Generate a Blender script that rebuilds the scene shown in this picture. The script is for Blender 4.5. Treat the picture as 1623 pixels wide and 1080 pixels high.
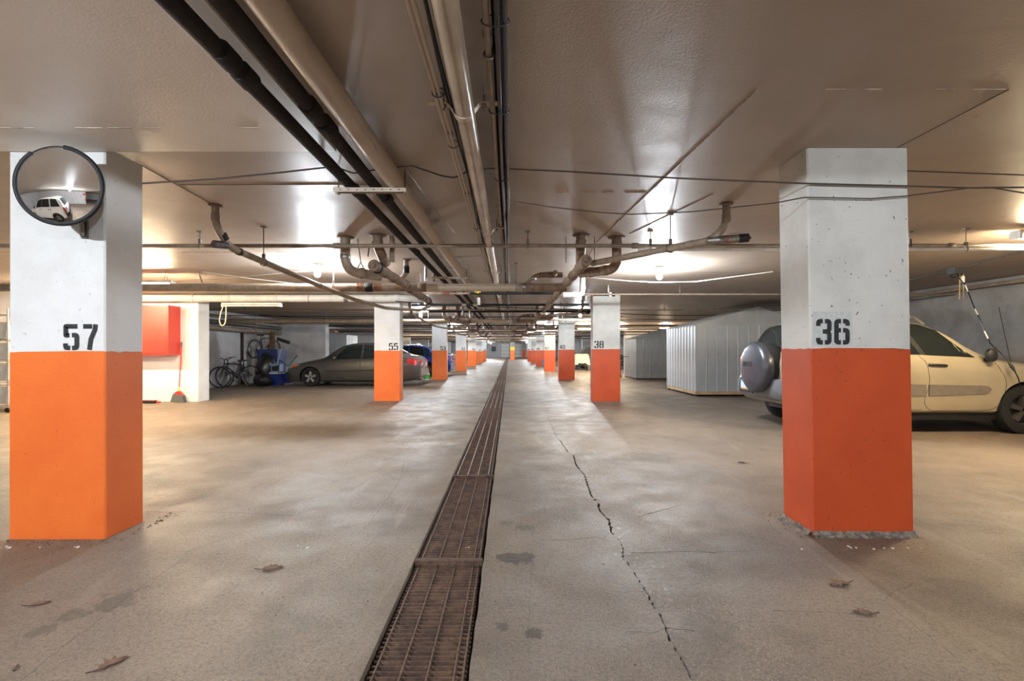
import bpy, bmesh, math, random
import numpy as np
from mathutils import Vector, Matrix
random.seed(7)
S = bpy.context.scene
COL = S.collection
for o in list(bpy.data.objects):
    bpy.data.objects.remove(o)

# ------------------------------------------------------------------ camera, world, exposure
FPX, VX, VY, EYE = 750.0, 807.5, 556.0, 1.2        # focal length in pixels (1623 wide), vanishing point, eye height
cd = bpy.data.cameras.new('camera'); cam = bpy.data.objects.new('camera', cd); COL.objects.link(cam)
cam.location = (0, 0, EYE); cam.rotation_euler = (math.pi / 2, 0, 0)
cd.sensor_width = 36; cd.lens = FPX / 1623 * 36
cd.shift_x = (811.5 - VX) / 1623; cd.shift_y = (VY - 540) / 1623
cd.clip_start = .05; cd.clip_end = 300
S.camera = cam
w = bpy.data.worlds.new('world'); S.world = w; w.use_nodes = True
w.node_tree.nodes['Background'].inputs[0].default_value = (.5, .5, .55, 1)
w.node_tree.nodes['Background'].inputs[1].default_value = .02
S.view_settings.view_transform = 'Standard'; S.view_settings.look = 'None'
S.view_settings.gamma = 1; S.view_settings.use_curve_mapping = False
S.view_settings.exposure = 0.85
LED_COL, LED_L = (.86, .93, 1.0), 2600.0            # bare bulbs: colour, radiance
TUBE_COL, TUBE_L = (1.0, .80, .52), 350.0           # fluorescent tubes
CEIL = 2.51
BAY = 8.25


def at(px, py, d):
    """the point at depth d (metres from the camera) seen at a pixel of the photograph"""
    return Vector(((px - VX) * d / FPX, d, EYE - (py - VY) * d / FPX))


# ------------------------------------------------------------------ materials
def sl(c):
    return tuple(((v / 255) / 12.92 if v / 255 <= .04045 else ((v / 255 + .055) / 1.055) ** 2.4) for v in c)


class NT:
    def __init__(s, name):
        s.m = bpy.data.materials.new(name); s.m.use_nodes = True
        s.t = s.m.node_tree; s.b = s.t.nodes['Principled BSDF']

    def n(s, kind, **kw):
        nd = s.t.nodes.new(kind)
        for k, v in kw.items():
            if k.startswith('i_'):
                key = k[2:]; key = int(key) if key.isdigit() else key.replace('_', ' ')
                nd.inputs[key].default_value = v
            else:
                setattr(nd, k, v)
        return nd

    def l(s, a, b):
        s.t.links.new(a, b)

    def mix(s, fac, a, b, blend='MIX'):
        m = s.n('ShaderNodeMix', data_type='RGBA', blend_type=blend)
        for v, i in ((fac, 0), (a, 6), (b, 7)):
            if hasattr(v, 'is_linked') or hasattr(v, 'links'):
                s.l(v, m.inputs[i])
            else:
                m.inputs[i].default_value = v if i == 0 else ((*v, 1) if len(v) == 3 else v)
        return m.outputs[2]

    def ramp(s, v, lo, hi, a=0., b=1.):
        r = s.n('ShaderNodeMapRange', interpolation_type='SMOOTHSTEP')
        s.l(v, r.inputs[0])
        for i, x in enumerate((lo, hi, a, b)):
            r.inputs[i + 1].default_value = x
        return r.outputs[0]

    def noise(s, co, scale, detail=4, rough=.55, dist=0.):
        n = s.n('ShaderNodeTexNoise'); s.l(co, n.inputs['Vector'])
        n.inputs['Scale'].default_value = scale; n.inputs['Detail'].default_value = detail
        n.inputs['Roughness'].default_value = rough; n.inputs['Distortion'].default_value = dist
        return n.outputs[0]

    def math(s, op, a, b=None, clamp=False):
        m = s.n('ShaderNodeMath', operation=op, use_clamp=clamp)
        for i, v in enumerate((a, b)):
            if v is None:
                continue
            if hasattr(v, 'links'):
                s.l(v, m.inputs[i])
            else:
                m.inputs[i].default_value = v
        return m.outputs[0]

    def bump(s, h, strength, dist=.01):
        b = s.n('ShaderNodeBump'); b.inputs['Strength'].default_value = strength; b.inputs['Distance'].default_value = dist
        s.l(h, b.inputs['Height']); s.l(b.outputs[0], s.b.inputs['Normal'])


MATS = {}


def M(name, c=None, c2=None, scale=12., rough=.5, metal=0., bump=0., bscale=60., spec=.5, coat=0., rvar=0.):
    """procedural material: two colours mixed by noise, fine bump"""
    if name in MATS:
        return MATS[name]
    k = NT(name)
    co = k.n('ShaderNodeTexCoord').outputs['Object']
    c2 = c2 or tuple(x * .86 for x in c)
    f = k.ramp(k.noise(co, scale, 5), .35, .68)
    k.l(k.mix(f, c, c2), k.b.inputs['Base Color'])
    k.b.inputs['Roughness'].default_value = rough; k.b.inputs['Metallic'].default_value = metal
    k.b.inputs['Specular IOR Level'].default_value = spec; k.b.inputs['Coat Weight'].default_value = coat
    k.b.inputs['Coat Roughness'].default_value = .06
    if rvar:
        k.l(k.ramp(k.noise(co, scale * 1.7, 4), .3, .7, rough - rvar, rough + rvar), k.b.inputs['Roughness'])
    if bump:
        k.bump(k.noise(co, bscale, 6, .6), bump)
    MATS[name] = k.m
    return k.m


def emit(name, c, L):
    k = NT(name); k.b.inputs['Base Color'].default_value = (*c, 1)
    k.b.inputs['Emission Color'].default_value = (*c, 1); k.b.inputs['Emission Strength'].default_value = L
    MATS[name] = k.m
    return k.m


def floor_mat():
    k = NT('worn_concrete_floor')
    p = k.n('ShaderNodeNewGeometry').outputs['Position']
    big = k.noise(p, .35, 5, .6, .4); mid = k.noise(p, 1.7, 6, .62, .6); fine = k.noise(p, 55, 5, .7); grit = k.noise(p, 170, 3, .6)
    c = k.mix(k.ramp(big, .35, .65), sl((146, 130, 114)), sl((120, 107, 94)))
    c = k.mix(k.ramp(mid, .45, .72, 0, .7), c, sl((104, 92, 81)))
    c = k.mix(k.ramp(fine, .42, .7, 0, .62), c, sl((84, 74, 66)))
    c = k.mix(k.ramp(k.noise(p, 110, 3, .7), .58, .7, 0, .6), c, sl((80, 70, 62)))
    c = k.mix(k.ramp(grit, .57, .68, 0, .8), c, sl((184, 170, 152)))
    # streaks along the drive
    mp = k.n('ShaderNodeMapping'); mp.inputs['Scale'].default_value = (2.2, .35, 1); k.l(p, mp.inputs['Vector'])
    st = k.noise(mp.outputs[0], 1.4, 6, .65, .8)
    c = k.mix(k.ramp(st, .58, .75, 0, .42), c, sl((172, 160, 145)))
    c = k.mix(k.ramp(k.noise(mp.outputs[0], 2.3, 5, .6, .3), .62, .8, 0, .5), c, sl((98, 88, 80)))
    # oil and water marks with a shape of their own
    warp = k.noise(p, 11, 6, .7, .5)
    stains = [(.0, 2.735, .075, .9), (.06, 2.73, .075, .9), (.11, 2.75, .05, .9), (-.03, 2.06, .04, .8), (.1, 2.0, .045, .8), (-.02, 3.3, .05, .4),
              (.1, 3.2, .06, .45), (-1.88, 2.28, .11, .5), (-1.98, 2.15, .07, .4), (.87, 2.05, .12, .25), (1.2, 1.98, .1, .2),
              (-2.0, 2.02, .05, .4), (.3, 5.7, .3, .25), (1.6, 5.3, .3, .3)]
    sx = k.n('ShaderNodeSeparateXYZ'); k.l(p, sx.inputs[0])
    cx = k.n('ShaderNodeCombineXYZ'); k.l(sx.outputs[0], cx.inputs[0]); k.l(sx.outputs[1], cx.inputs[1])
    for (x, y, r, a) in stains:
        d = k.n('ShaderNodeVectorMath', operation='DISTANCE'); k.l(cx.outputs[0], d.inputs[0]); d.inputs[1].default_value = (x, y, 0)
        dd = k.math('ADD', d.outputs['Value'], k.math('MULTIPLY', k.math('SUBTRACT', warp, .5), r * 3.2))
        c = k.mix(k.ramp(dd, r, r * .72, 0, a), c, sl((78, 68, 60)))
    # pale patches: salt beside the crack, painted-in lamp sheen just left of the drain
    salt_sheen = k.ramp(k.noise(p, 26, 6, .7), .56, .68)
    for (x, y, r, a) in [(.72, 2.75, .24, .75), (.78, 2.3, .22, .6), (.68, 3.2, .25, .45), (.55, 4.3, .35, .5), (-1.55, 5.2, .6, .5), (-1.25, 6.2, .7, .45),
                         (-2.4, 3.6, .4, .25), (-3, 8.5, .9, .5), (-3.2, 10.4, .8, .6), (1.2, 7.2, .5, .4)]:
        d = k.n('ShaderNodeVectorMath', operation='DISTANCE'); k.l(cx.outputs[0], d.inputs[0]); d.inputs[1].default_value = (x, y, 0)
        c = k.mix(k.math('MULTIPLY', salt_sheen, k.ramp(d.outputs['Value'], r, r * .2, 0, a)), c, sl((205, 200, 198)))
    k.l(c, k.b.inputs['Base Color'])
    k.l(k.ramp(k.noise(p, 2.4, 5, .65), .3, .72, .44, .72), k.b.inputs['Roughness'])
    k.b.inputs['Specular IOR Level'].default_value = .34
    hgt = k.math('ADD', k.math('MULTIPLY', k.noise(p, 30, 8, .7), .8), k.math('MULTIPLY', mid, 1.2))
    
    k.bump(hgt, .8, .008)
    return k.m


def ceiling_mat():
    k = NT('beige_painted_ceiling')
    p = k.n('ShaderNodeNewGeometry').outputs['Position']
    c = k.mix(k.ramp(k.noise(p, .6, 5, .6), .3, .7), sl((176, 160, 144)), sl((163, 147, 132)))
    mp = k.n('ShaderNodeMapping'); mp.inputs['Scale'].default_value = (.5, 3, 1); k.l(p, mp.inputs['Vector'])
    c = k.mix(k.ramp(k.noise(mp.outputs[0], 1.3, 5, .7, .5), .58, .8, 0, .35), c, sl((136, 122, 108)))
    # rust spots near the pipes
    c = k.mix(k.ramp(k.noise(p, 7, 3, .5), .73, .78, 0, .35), c, sl((140, 98, 70)))
    k.l(c, k.b.inputs['Base Color'])
    k.l(k.ramp(k.noise(p, 3, 4, .6), .3, .7, .42, .56), k.b.inputs['Roughness'])
    k.b.inputs['Specular IOR Level'].default_value = .38
    k.bump(k.noise(p, 85, 5, .65), .32, .006)
    return k.m


def pitted(name, c, c2, rough=.55, pits=.5, dark=(60, 50, 42)):
    k = NT(name)
    p = k.n('ShaderNodeNewGeometry').outputs['Position']
    col = k.mix(k.ramp(k.noise(p, 2.5, 5, .6), .35, .7), c, c2)
    n = k.noise(p, 38, 2, .4)
    pit = k.ramp(n, .71, .75, 0, pits)
    col = k.mix(pit, col, sl(dark))
    k.l(col, k.b.inputs['Base Color']); k.b.inputs['Roughness'].default_value = rough
    h = k.math('SUBTRACT', k.math('MULTIPLY', k.noise(p, 60, 5, .65), .5), pit)
    k.bump(h, .45, .006)
    MATS[name] = k.m
    return k.m


def rust_mat():
    k = NT('rusty_grate_steel')
    p = k.n('ShaderNodeNewGeometry').outputs['Position']
    c = k.mix(k.ramp(k.noise(p, 14, 6, .7), .35, .65), sl((108, 82, 66)), sl((68, 50, 41)))
    c = k.mix(k.ramp(k.noise(p, 60, 4, .7), .55, .72, 0, .7), c, sl((142, 110, 92)))
    k.l(c, k.b.inputs['Base Color']); k.b.inputs['Roughness'].default_value = .7
    k.bump(k.noise(p, 120, 5, .7), .5, .003)
    MATS['rust'] = k.m
    return k.m


FLOOR = floor_mat(); CEILM = ceiling_mat(); RUST = rust_mat()
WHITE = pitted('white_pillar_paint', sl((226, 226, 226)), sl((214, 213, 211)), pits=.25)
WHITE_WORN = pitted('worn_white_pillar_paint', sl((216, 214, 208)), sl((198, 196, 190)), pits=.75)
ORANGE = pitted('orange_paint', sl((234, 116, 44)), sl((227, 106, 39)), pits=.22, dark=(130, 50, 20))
ORANGE_WORN_DIM = pitted('worn_dim_orange_paint', sl((200, 80, 33)), sl((190, 72, 29)), pits=.6, dark=(110, 40, 18))  # darker tone paints in the right row's dimmer light; the pits are wear
YELLOW = M('yellow_paint', sl((250, 190, 40)), rough=.5, bump=.1)
CONC = pitted('grey_concrete_wall', sl((150, 146, 143)), sl((128, 124, 121)), rough=.75, pits=.4)
CONC_P = pitted('pale_grey_concrete', sl((196, 194, 193)), sl((178, 176, 175)), rough=.7, pits=.4)
WALLW = pitted('white_wall_paint', sl((232, 230, 224)), sl((222, 220, 213)), rough=.55, pits=.1)
BLACK = M('black_stencil_paint', sl((32, 33, 34)), sl((50, 50, 52)), scale=40, rough=.6)
PIPE_T = M('tan_painted_pipe', sl((150, 134, 116)), sl((128, 112, 96)), rough=.45, bump=.1)
PIPE_W = M('cream_painted_pipe', sl((190, 174, 154)), sl((178, 162, 142)), scale=4, rough=.42, bump=.05)
PIPE_PVC = M('white_pvc', sl((222, 220, 214)), sl((206, 202, 194)), scale=6, rough=.35)
PIPE_R = M('rusty_cast_iron', sl((138, 118, 100)), sl((108, 82, 62)), scale=9, rough=.6, bump=.25, bscale=40)
PIPE_S = M('glossy_beige_pipe', sl((178, 162, 142)), sl((160, 144, 124)), scale=5, rough=.22, coat=.3)
FOAM = M('black_foam_insulation', sl((46, 40, 38)), sl((36, 31, 30)), scale=30, rough=.9, bump=.3, bscale=120)
RUBBER = M('black_rubber', sl((14, 14, 15)), rough=.62, bump=.1)
GLOSSBLACK = M('glossy_black_cable', sl((22, 22, 26)), rough=.25)
STEEL = M('galvanised_steel', sl((150, 148, 144)), sl((124, 120, 114)), scale=20, rough=.4, metal=.8)
RODM = M('dull_steel_rod', sl((112, 100, 88)), rough=.5, metal=.5)
COPPER = M('copper_band', sl((176, 98, 70)), rough=.35, metal=.8)
REDB = M('red_band', sl((190, 60, 40)), rough=.4)
LED = emit('led_bulb', LED_COL, LED_L)
TUBE = emit('fluorescent_tube', TUBE_COL, TUBE_L)
TUBE_OFF = M('unlit_tube', sl((225, 220, 208)), rough=.25)
FIX = M('white_fixture_enamel', sl((206, 200, 188)), sl((190, 184, 170)), rough=.4)


# ------------------------------------------------------------------ geometry helpers
class MB:
    def __init__(s):
        s.v = []; s.f = []; s.mi = []

    def add(s, vs, fs, mi=0):
        b = len(s.v); s.v += [tuple(map(float, q)) for q in vs]
        s.f += [tuple(i + b for i in f) for f in fs]; s.mi += [mi] * len(fs)
        return s

    def box(s, c, d, R=None, mi=0):
        x, y, z = d[0] / 2, d[1] / 2, d[2] / 2
        vs = [Vector(q) for q in ((-x, -y, -z), (x, -y, -z), (x, y, -z), (-x, y, -z), (-x, -y, z), (x, -y, z), (x, y, z), (-x, y, z))]
        if R is not None:
            vs = [R @ q for q in vs]
        c = Vector(c)
        return s.add([q + c for q in vs], [(0, 3, 2, 1), (4, 5, 6, 7), (0, 1, 5, 4), (1, 2, 6, 5), (2, 3, 7, 6), (3, 0, 4, 7)], mi)

    def bbox(s, a, b, mi=0):
        a, b = Vector(a), Vector(b)
        return s.box((a + b) / 2, (abs(b.x - a.x), abs(b.y - a.y), abs(b.z - a.z)), mi=mi)

    def tube(s, pts, r, seg=12, caps=True, mi=0, closed=False):
        pts = [Vector(p) for p in pts]
        rs = r if hasattr(r, '__len__') else [r] * len(pts)
        n = len(pts); fr = None; rings = []
        for i, p in enumerate(pts):
            if closed:
                t = (pts[(i + 1) % n] - pts[i - 1]).normalized()
            else:
                a = (pts[i] - pts[i - 1]).normalized() if i else None
                b = (pts[i + 1] - pts[i]).normalized() if i < n - 1 else None
                t = a if b is None else b if a is None else (a + b)
                t = t.normalized() if t.length > 1e-6 else (a or b)
            if fr is None:
                up = Vector((0, 0, 1)) if abs(t.z) < .9 else Vector((1, 0, 0))
                u = t.cross(up).normalized()
            else:
                u = (fr - t * fr.dot(t)); u = u.normalized() if u.length > 1e-6 else t.orthogonal().normalized()
            fr = u; v = t.cross(u)
            rings.append([p + (u * math.cos(2 * math.pi * k / seg) + v * math.sin(2 * math.pi * k / seg)) * rs[i] for k in range(seg)])
        vs = [q for R in rings for q in R]; fs = []
        for i in range(n if closed else n - 1):
            j = (i + 1) % n
            for k in range(seg):
                fs.append((i * seg + k, i * seg + (k + 1) % seg, j * seg + (k + 1) % seg, j * seg + k))
        if caps and not closed:
            fs.append(tuple(reversed(range(seg)))); fs.append(tuple((n - 1) * seg + k for k in range(seg)))
        return s.add(vs, fs, mi)

    def lathe(s, prof, seg=24, R=None, c=(0, 0, 0), mi=0):
        """profile (radius, height) about z, turned by R, moved to c"""
        vs = []; fs = []; n = len(prof)
        for (r, z) in prof:
            for k in range(seg):
                a = 2 * math.pi * k / seg
                q = Vector((r * math.cos(a), r * math.sin(a), z)); vs.append((R @ q if R else q) + Vector(c))
        for i in range(n - 1):
            for k in range(seg):
                fs.append((i * seg + k, i * seg + (k + 1) % seg, (i + 1) * seg + (k + 1) % seg, (i + 1) * seg + k))
        if prof[0][0] > 1e-5: fs.append(tuple(reversed(range(seg))))
        if prof[-1][0] > 1e-5: fs.append(tuple((n - 1) * seg + k for k in range(seg)))
        return s.add(vs, fs, mi)

    def prism(s, poly, ax, a, b, mi=0):
        """extrude a 2-D polygon along axis ax (0,1,2) from a to b"""
        n = len(poly)
        def pt(q, t):
            return {0: (t, q[0], q[1]), 1: (q[0], t, q[1]), 2: (q[0], q[1], t)}[ax]
        vs = [pt(q, a) for q in poly] + [pt(q, b) for q in poly]
        fs = [tuple(range(n)), tuple(reversed(range(n, 2 * n)))] + [(i, i + n, (i + 1) % n + n, (i + 1) % n) for i in range(n)]
        return s.add(vs, fs, mi)

    def grid(s, rows, mi=0, flip=False):
        n, m = len(rows), len(rows[0]); fs = []
        for i in range(n - 1):
            for k in range(m - 1):
                q = (i * m + k, i * m + k + 1, (i + 1) * m + k + 1, (i + 1) * m + k)
                fs.append(tuple(reversed(q)) if flip else q)
        return s.add([p for r in rows for p in r], fs, mi)

    def mesh(s, name, mats, smooth=True, org=(0, 0, 0), angle=40):
        me = bpy.data.meshes.new(name)
        o = Vector(org)
        me.from_pydata([(x - o.x, y - o.y, z - o.z) for x, y, z in s.v], [], s.f)
        for m in (mats if isinstance(mats, (list, tuple)) else [mats]):
            me.materials.append(m)
        if any(s.mi):
            me.polygons.foreach_set('material_index', s.mi)
        bm = bmesh.new(); bm.from_mesh(me); bmesh.ops.recalc_face_normals(bm, faces=bm.faces)
        if smooth:
            for f in bm.faces: f.smooth = True
            for e in bm.edges:
                if len(e.link_faces) == 2 and e.calc_face_angle(0) > math.radians(angle): e.smooth = False
        bm.to_mesh(me); bm.free(); me.update()
        return me

    def build(s, name, mats, parent=None, smooth=True, org=(0, 0, 0), angle=40):
        ob = bpy.data.objects.new(name, s.mesh(name, mats, smooth, org, angle)); COL.objects.link(ob)
        if parent: ob.parent = parent
        return ob


def tag(o, label=None, cat=None, group=None, kind=None):
    if label: o['label'] = label
    if cat: o['category'] = cat
    if group: o['group'] = group
    if kind: o['kind'] = kind
    return o


def thing(name, label, cat, loc=(0, 0, 0), rz=0, group=None):
    o = bpy.data.objects.new(name, None); COL.objects.link(o); o.empty_display_size = .1
    o.location = loc; o.rotation_euler = (0, 0, rz)
    return tag(o, label, cat, group)


def link(name, me, parent=None, loc=(0, 0, 0), rot=(0, 0, 0)):
    o = bpy.data.objects.new(name, me); COL.objects.link(o); o.location = loc; o.rotation_euler = rot
    if parent: o.parent = parent
    return o


def dup(o, parent=None):
    c = o.copy(); COL.objects.link(c)
    if parent: c.parent = parent
    for ch in list(o.children): dup(ch, c)
    return c


def rounded(pts, rad=.08, n=6):
    """polyline with its corners turned into arcs"""
    pts = [Vector(p) for p in pts]; out = [pts[0]]
    for i in range(1, len(pts) - 1):
        a, b, c = pts[i - 1], pts[i], pts[i + 1]
        r = min(rad, (a - b).length * .45, (c - b).length * .45)
        p, q = b + (a - b).normalized() * r, b + (c - b).normalized() * r
        for k in range(n + 1):
            t = k / n; out.append(p * (1 - t) ** 2 + b * 2 * t * (1 - t) + q * t * t)
    return out + [pts[-1]]


def sag(a, b, drop, n=14):
    a, b = Vector(a), Vector(b)
    return [a.lerp(b, i / n) - Vector((0, 0, drop * 4 * (i / n) * (1 - i / n))) for i in range(n + 1)]


# ------------------------------------------------------------------ floor with its trench and crack
XL, XR, YB, YE = -11.0, 8.9, -14.0, 80.0
TX0, TX1, TY0, TY1 = -.545, -.148, .4, 67.0
crack_px = [(822, 580), (835, 605), (850, 632), (868, 660), (880, 690), (893, 707), (898, 716), (908, 722), (912, 738), (925, 752), (930, 770), (936, 786), (947, 797), (948, 808),
            (963, 825), (968, 845), (982, 858), (985, 868), (987, 884), (1003, 905), (1020, 935), (1045, 975), (1057, 1005), (1075, 1040), (1100, 1085), (1128, 1140)]
cp = [((x - VX) * 1.2 / (y - VY), 900 / (y - VY)) for x, y in crack_px]; cp.sort(key=lambda q: q[1])
ys = sorted(set([YB, -8, -3, 0, TY0, 1., 1.4, 1.6] + [round(1.6 + .02 * i, 3) for i in range(0, 330)] + [8.2 + .1 * i for i in range(0, 60)] + [14.5 + i for i in range(0, 52)] + [TY1, 72, YE]))
cy = np.array([q[1] for q in cp]); cxs = np.array([q[0] for q in cp])
rng = np.random.default_rng(3)
L_, R_, Dp = [], [], []
for y in ys:
    x = float(np.interp(y, cy, cxs)); g = 0.; dp = 0.
    if cy[0] < y < 22:
        fade = min(1, max(0, (15 - y) / 6)); j = rng.normal() * .0035 * fade
        g = max(.0, (.0045 + .004 * abs(rng.normal())) * (1 if y < 7 else .5) * fade)
        if 3.1 < y < 6.4: g *= 2.3
        x += j; dp = .009 * fade
    L_.append(x); R_.append(x + g); Dp.append(dp)
fl = MB()
i0, i1 = ys.index(TY0), ys.index(TY1)
rowsA = [[(XL, y, 0), (TX0, y, 0)] for y in ys]; fl.grid(rowsA)
jit = lambda y: .004 * math.sin(y * 9.1) + .003 * math.sin(y * 23.7)
fl.grid([[(TX1 + jit(ys[i]) * .5, ys[i], 0), (TX1 + .02, ys[i], .0), (L_[i], ys[i], 0)] for i in range(len(ys))])
fl.grid([[(R_[i], ys[i], -Dp[i]), (R_[i] + .12, ys[i], -Dp[i] * .6), (R_[i] + .6, ys[i], 0), (XR, ys[i], 0)] for i in range(len(ys))])
fl.grid([[(L_[i], ys[i], 0), (L_[i] + .001, ys[i], -.03)] for i in range(len(ys))])
fl.grid([[(R_[i], ys[i], -Dp[i]), (R_[i] - .001, ys[i], -.03)] for i in range(len(ys))])
fl.grid([[(TX0, y, 0), (TX1, y, 0)] for y in ys[:i0 + 1]]); fl.grid([[(TX0, y, 0), (TX1, y, 0)] for y in ys[i1:]])
DIRT = M('dark_trench_dirt', sl((50, 38, 32)), sl((32, 25, 22)), scale=20, rough=.95, bump=.4)
for a in (TX0, TX1):
    fl.grid([[(a, y, 0), (a, y, -.16)] for y in ys[i0:i1 + 1]])
fl.add([(TX0, TY0, -.16), (TX1, TY0, -.16), (TX1, TY0, 0), (TX0, TY0, 0), (TX0, TY1, -.16), (TX1, TY1, -.16), (TX1, TY1, 0), (TX0, TY1, 0)], [(0, 1, 2, 3), (4, 5, 6, 7)])
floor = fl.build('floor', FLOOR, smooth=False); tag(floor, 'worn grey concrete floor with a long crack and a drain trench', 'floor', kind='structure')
sb = MB().add([(XL - .2, YB, -.03), (TX0, YB, -.03), (TX0, YE, -.03), (XL - .2, YE, -.03)], [(0, 1, 2, 3)])
sb = MB().bbox((TX1 + .002, YB, -.10), (XR, YE, -.03)); sb.build('crack_bed', DIRT, floor, smooth=False)
MB().bbox((TX0, TY0, -.20), (TX1, TY1, -.15)).build('trench_bed', DIRT, floor, smooth=False)
HAIR = M('crack_dirt', sl((84, 74, 66)), sl((66, 58, 52)), scale=40, rough=.9)


def hairline(px, wd):
    rr = random.Random(int(px[0][0])); q = []
    for a, b in zip(px[:-1], px[1:]):
        A = Vector(((a[0] - VX) * 1.2 / (a[1] - VY), 900 / (a[1] - VY), 0)); B = Vector(((b[0] - VX) * 1.2 / (b[1] - VY), 900 / (b[1] - VY), 0)); n = max(2, int((B - A).length / .03))
        for i in range(n): q.append(A.lerp(B, i / n) + Vector((rr.uniform(-.006, .006), rr.uniform(-.006, .006), 0)))
    rows = []
    for i, p in enumerate(q):
        t = (q[min(i + 1, len(q) - 1)] - q[max(i - 1, 0)]).normalized(); w_ = wd * rr.uniform(.2, 1); sd = Vector((-t.y, t.x, 0))
        rows.append([tuple(p - sd * w_ + Vector((0, 0, -.001))), tuple(p + Vector((0, 0, .0008))), tuple(p + sd * w_ + Vector((0, 0, -.001)))])
    MB().grid(rows).build('hairline_crack', HAIR, floor, smooth=False)


for q_, w_ in (([(20, 1086), (41, 1074), (107, 1019), (148, 992), (176, 967), (205, 945), (230, 926), (252, 912), (283, 891), (299, 875), (330, 862)], .0022), ([(640, 730), (637, 755), (627, 772), (600, 810), (574, 844)], .0035),
               ([(1225, 968), (1290, 970), (1340, 972), (1372, 970)], .002), ([(1407, 957), (1460, 1000), (1530, 1052)], .0025), ([(1395, 958), (1412, 940), (1450, 925), (1490, 918), (1540, 924), (1590, 950)], .003),
               ([(840, 1078), (838, 1020), (840, 960), (842, 890), (846, 800)], .0012), ([(860, 856), (905, 856), (945, 851), (975, 862)], .002), ([(1000, 877), (1060, 874), (1130, 876), (1200, 872)], .001), ([(990, 1000), (1030, 1003), (1060, 996), (1110, 1000)], .0014),
               ([(232, 812), (350, 812), (470, 818)], .0016), ([(0, 640), (0, 640)], .001), ([(300, 720), (420, 712), (520, 716)], .004), ([(1010, 820), (1080, 800), (1130, 812)], .001)):
    if len(q_) > 2: hairline(q_, w_)

# ------------------------------------------------------------------ ceiling: slab, lowered panel, form seams
ce = MB().bbox((XL, YB, CEIL), (XR, YE, CEIL + .15)).build('ceiling', CEILM, smooth=False)
tag(ce, 'beige painted concrete slab ceiling over the whole garage', 'ceiling', kind='structure')
DROP = 2.463
lowp = MB().bbox((XL, YB, DROP), (-1.10, 3.0, CEIL)).build('ceiling_panel', M('pale_ceiling_paint', sl((226, 216, 204)), sl((219, 208, 195)), scale=2, rough=.45, bump=.2, bscale=85), smooth=False)
tag(lowp, 'paler lowered ceiling panel ending above pillar 57', 'ceiling', kind='structure')
SEAM = M('seam_plaster', sl((196, 184, 168)), sl((120, 104, 90)), scale=14, rough=.8)
SEAM_D = M('dark_seam', sl((104, 90, 76)), rough=.8)


def seam(a, b, mat, wd=.008, z=CEIL, broken=False):
    a, b = Vector((*a, z)), Vector((*b, z)); m = MB(); n = max(2, int((b - a).length / .18)); t = (b - a).normalized(); s_ = Vector((-t.y, t.x, 0))
    for i in range(n):
        if broken and random.random() < .35: continue
        p, q = a.lerp(b, i / n), a.lerp(b, (i + (random.uniform(.5, 1) if broken else 1)) / n); w_ = wd * random.uniform(.5, 1.1) / 2
        m.add([p - s_ * w_, p + s_ * w_, q + s_ * w_, q - s_ * w_] + [v - Vector((0, 0, .003)) for v in (p - s_ * w_, p + s_ * w_, q + s_ * w_, q - s_ * w_)],
              [(4, 5, 6, 7), (0, 4, 7, 3), (1, 2, 6, 5), (0, 1, 5, 4), (2, 3, 7, 6)])
    return m.build('seam', mat, lowp if z == DROP else ce, smooth=False)


seam((1.22, 2.37), (XR, 2.37), SEAM, .009, broken=True); seam((1.24, 2.37), (1.06, 5.6), SEAM, .004); seam((1.06, 5.6), (1.3, 11), SEAM, .006)
seam((2.5, 2.37), (2.5, 3.05), SEAM_D, .008); seam((0, 3.92), (1.15, 3.92), SEAM, .005, broken=True); seam((-8, 2.68), (-1.35, 2.68), SEAM, .008, z=DROP, broken=True)
seam((-2.6, 3.35), (-2.66, 4.3), SEAM_D, .008); seam((-2.6, 3.73), (-1.0, 3.73), SEAM_D, .006); seam((-8, 6.3), (-2, 6.3), SEAM, .008, broken=True)
seam((1.7, 3.95), (1.35, 5.3), SEAM_D, .005); seam((2.1, 5.3), (5, 5.3), SEAM, .006, broken=True); seam((2.3, 6.4), (1.4, 7.4), SEAM, .012); seam((1.2, 7.9), (6, 7.9), SEAM_D, .01)

# ------------------------------------------------------------------ walls
def wall(name, a, b, mat, label):
    o = MB().bbox(a, b).build(name, mat, smooth=False); return tag(o, label, 'wall', kind='structure')


wl = wall('wall_left', (-9.8, 11.5, 0), (-9.6, YE, CEIL), CONC_P, 'pale grey concrete side wall behind the parked bicycles and bins')
wall('wall_left_recess', (-11.2, YB, 0), (-11, 11.1, CEIL), CONC_P, 'pale grey concrete side wall behind the wire shelving')
wr = wall('wall_right', (XR, YB, 0), (XR + .2, YE, CEIL), CONC, 'grey concrete side wall in front of the beige car')
wb_ = wall('wall_back', (XL, YE, 0), (XR, YE + .2, CEIL), CONC_P, 'pale far end wall with white garage doors')
wf = wall('wall_front', (XL, -6.2, 0), (-.7, -6, CEIL), CONC_P, 'pale grey wall reflected behind the white car in the mirror')
wall('wall_front_far', (XL, YB - .2, 0), (XR, YB, CEIL), CONC_P, 'wall closing the drive behind the viewer')
HAZ = M('hazard_orange', sl((236, 120, 40)), rough=.5)
for i in range(10): MB().bbox((-.705, -6.15, .15 + i * .13), (-.69, -5.99, .15 + (i + 1) * .13)).bbox((-.85, -6.0, .15 + i * .13), (-.69, -5.988, .15 + (i + 1) * .13)).build('hazard_stripe', HAZ if i % 2 else BLACK, wf, smooth=False)
MB().bbox((-1.15, -6.0, 1.75), (-.72, -5.98, 2.15)).build('red_sign', M('red_sign_paint', sl((200, 50, 56)), rough=.4), wf, smooth=False)
wp = wall('wall_stub', (-11.2, 11.1, 0), (-7.3, 11.5, CEIL), WALLW, 'bright white wall stub carrying the red cabinet')
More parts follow.
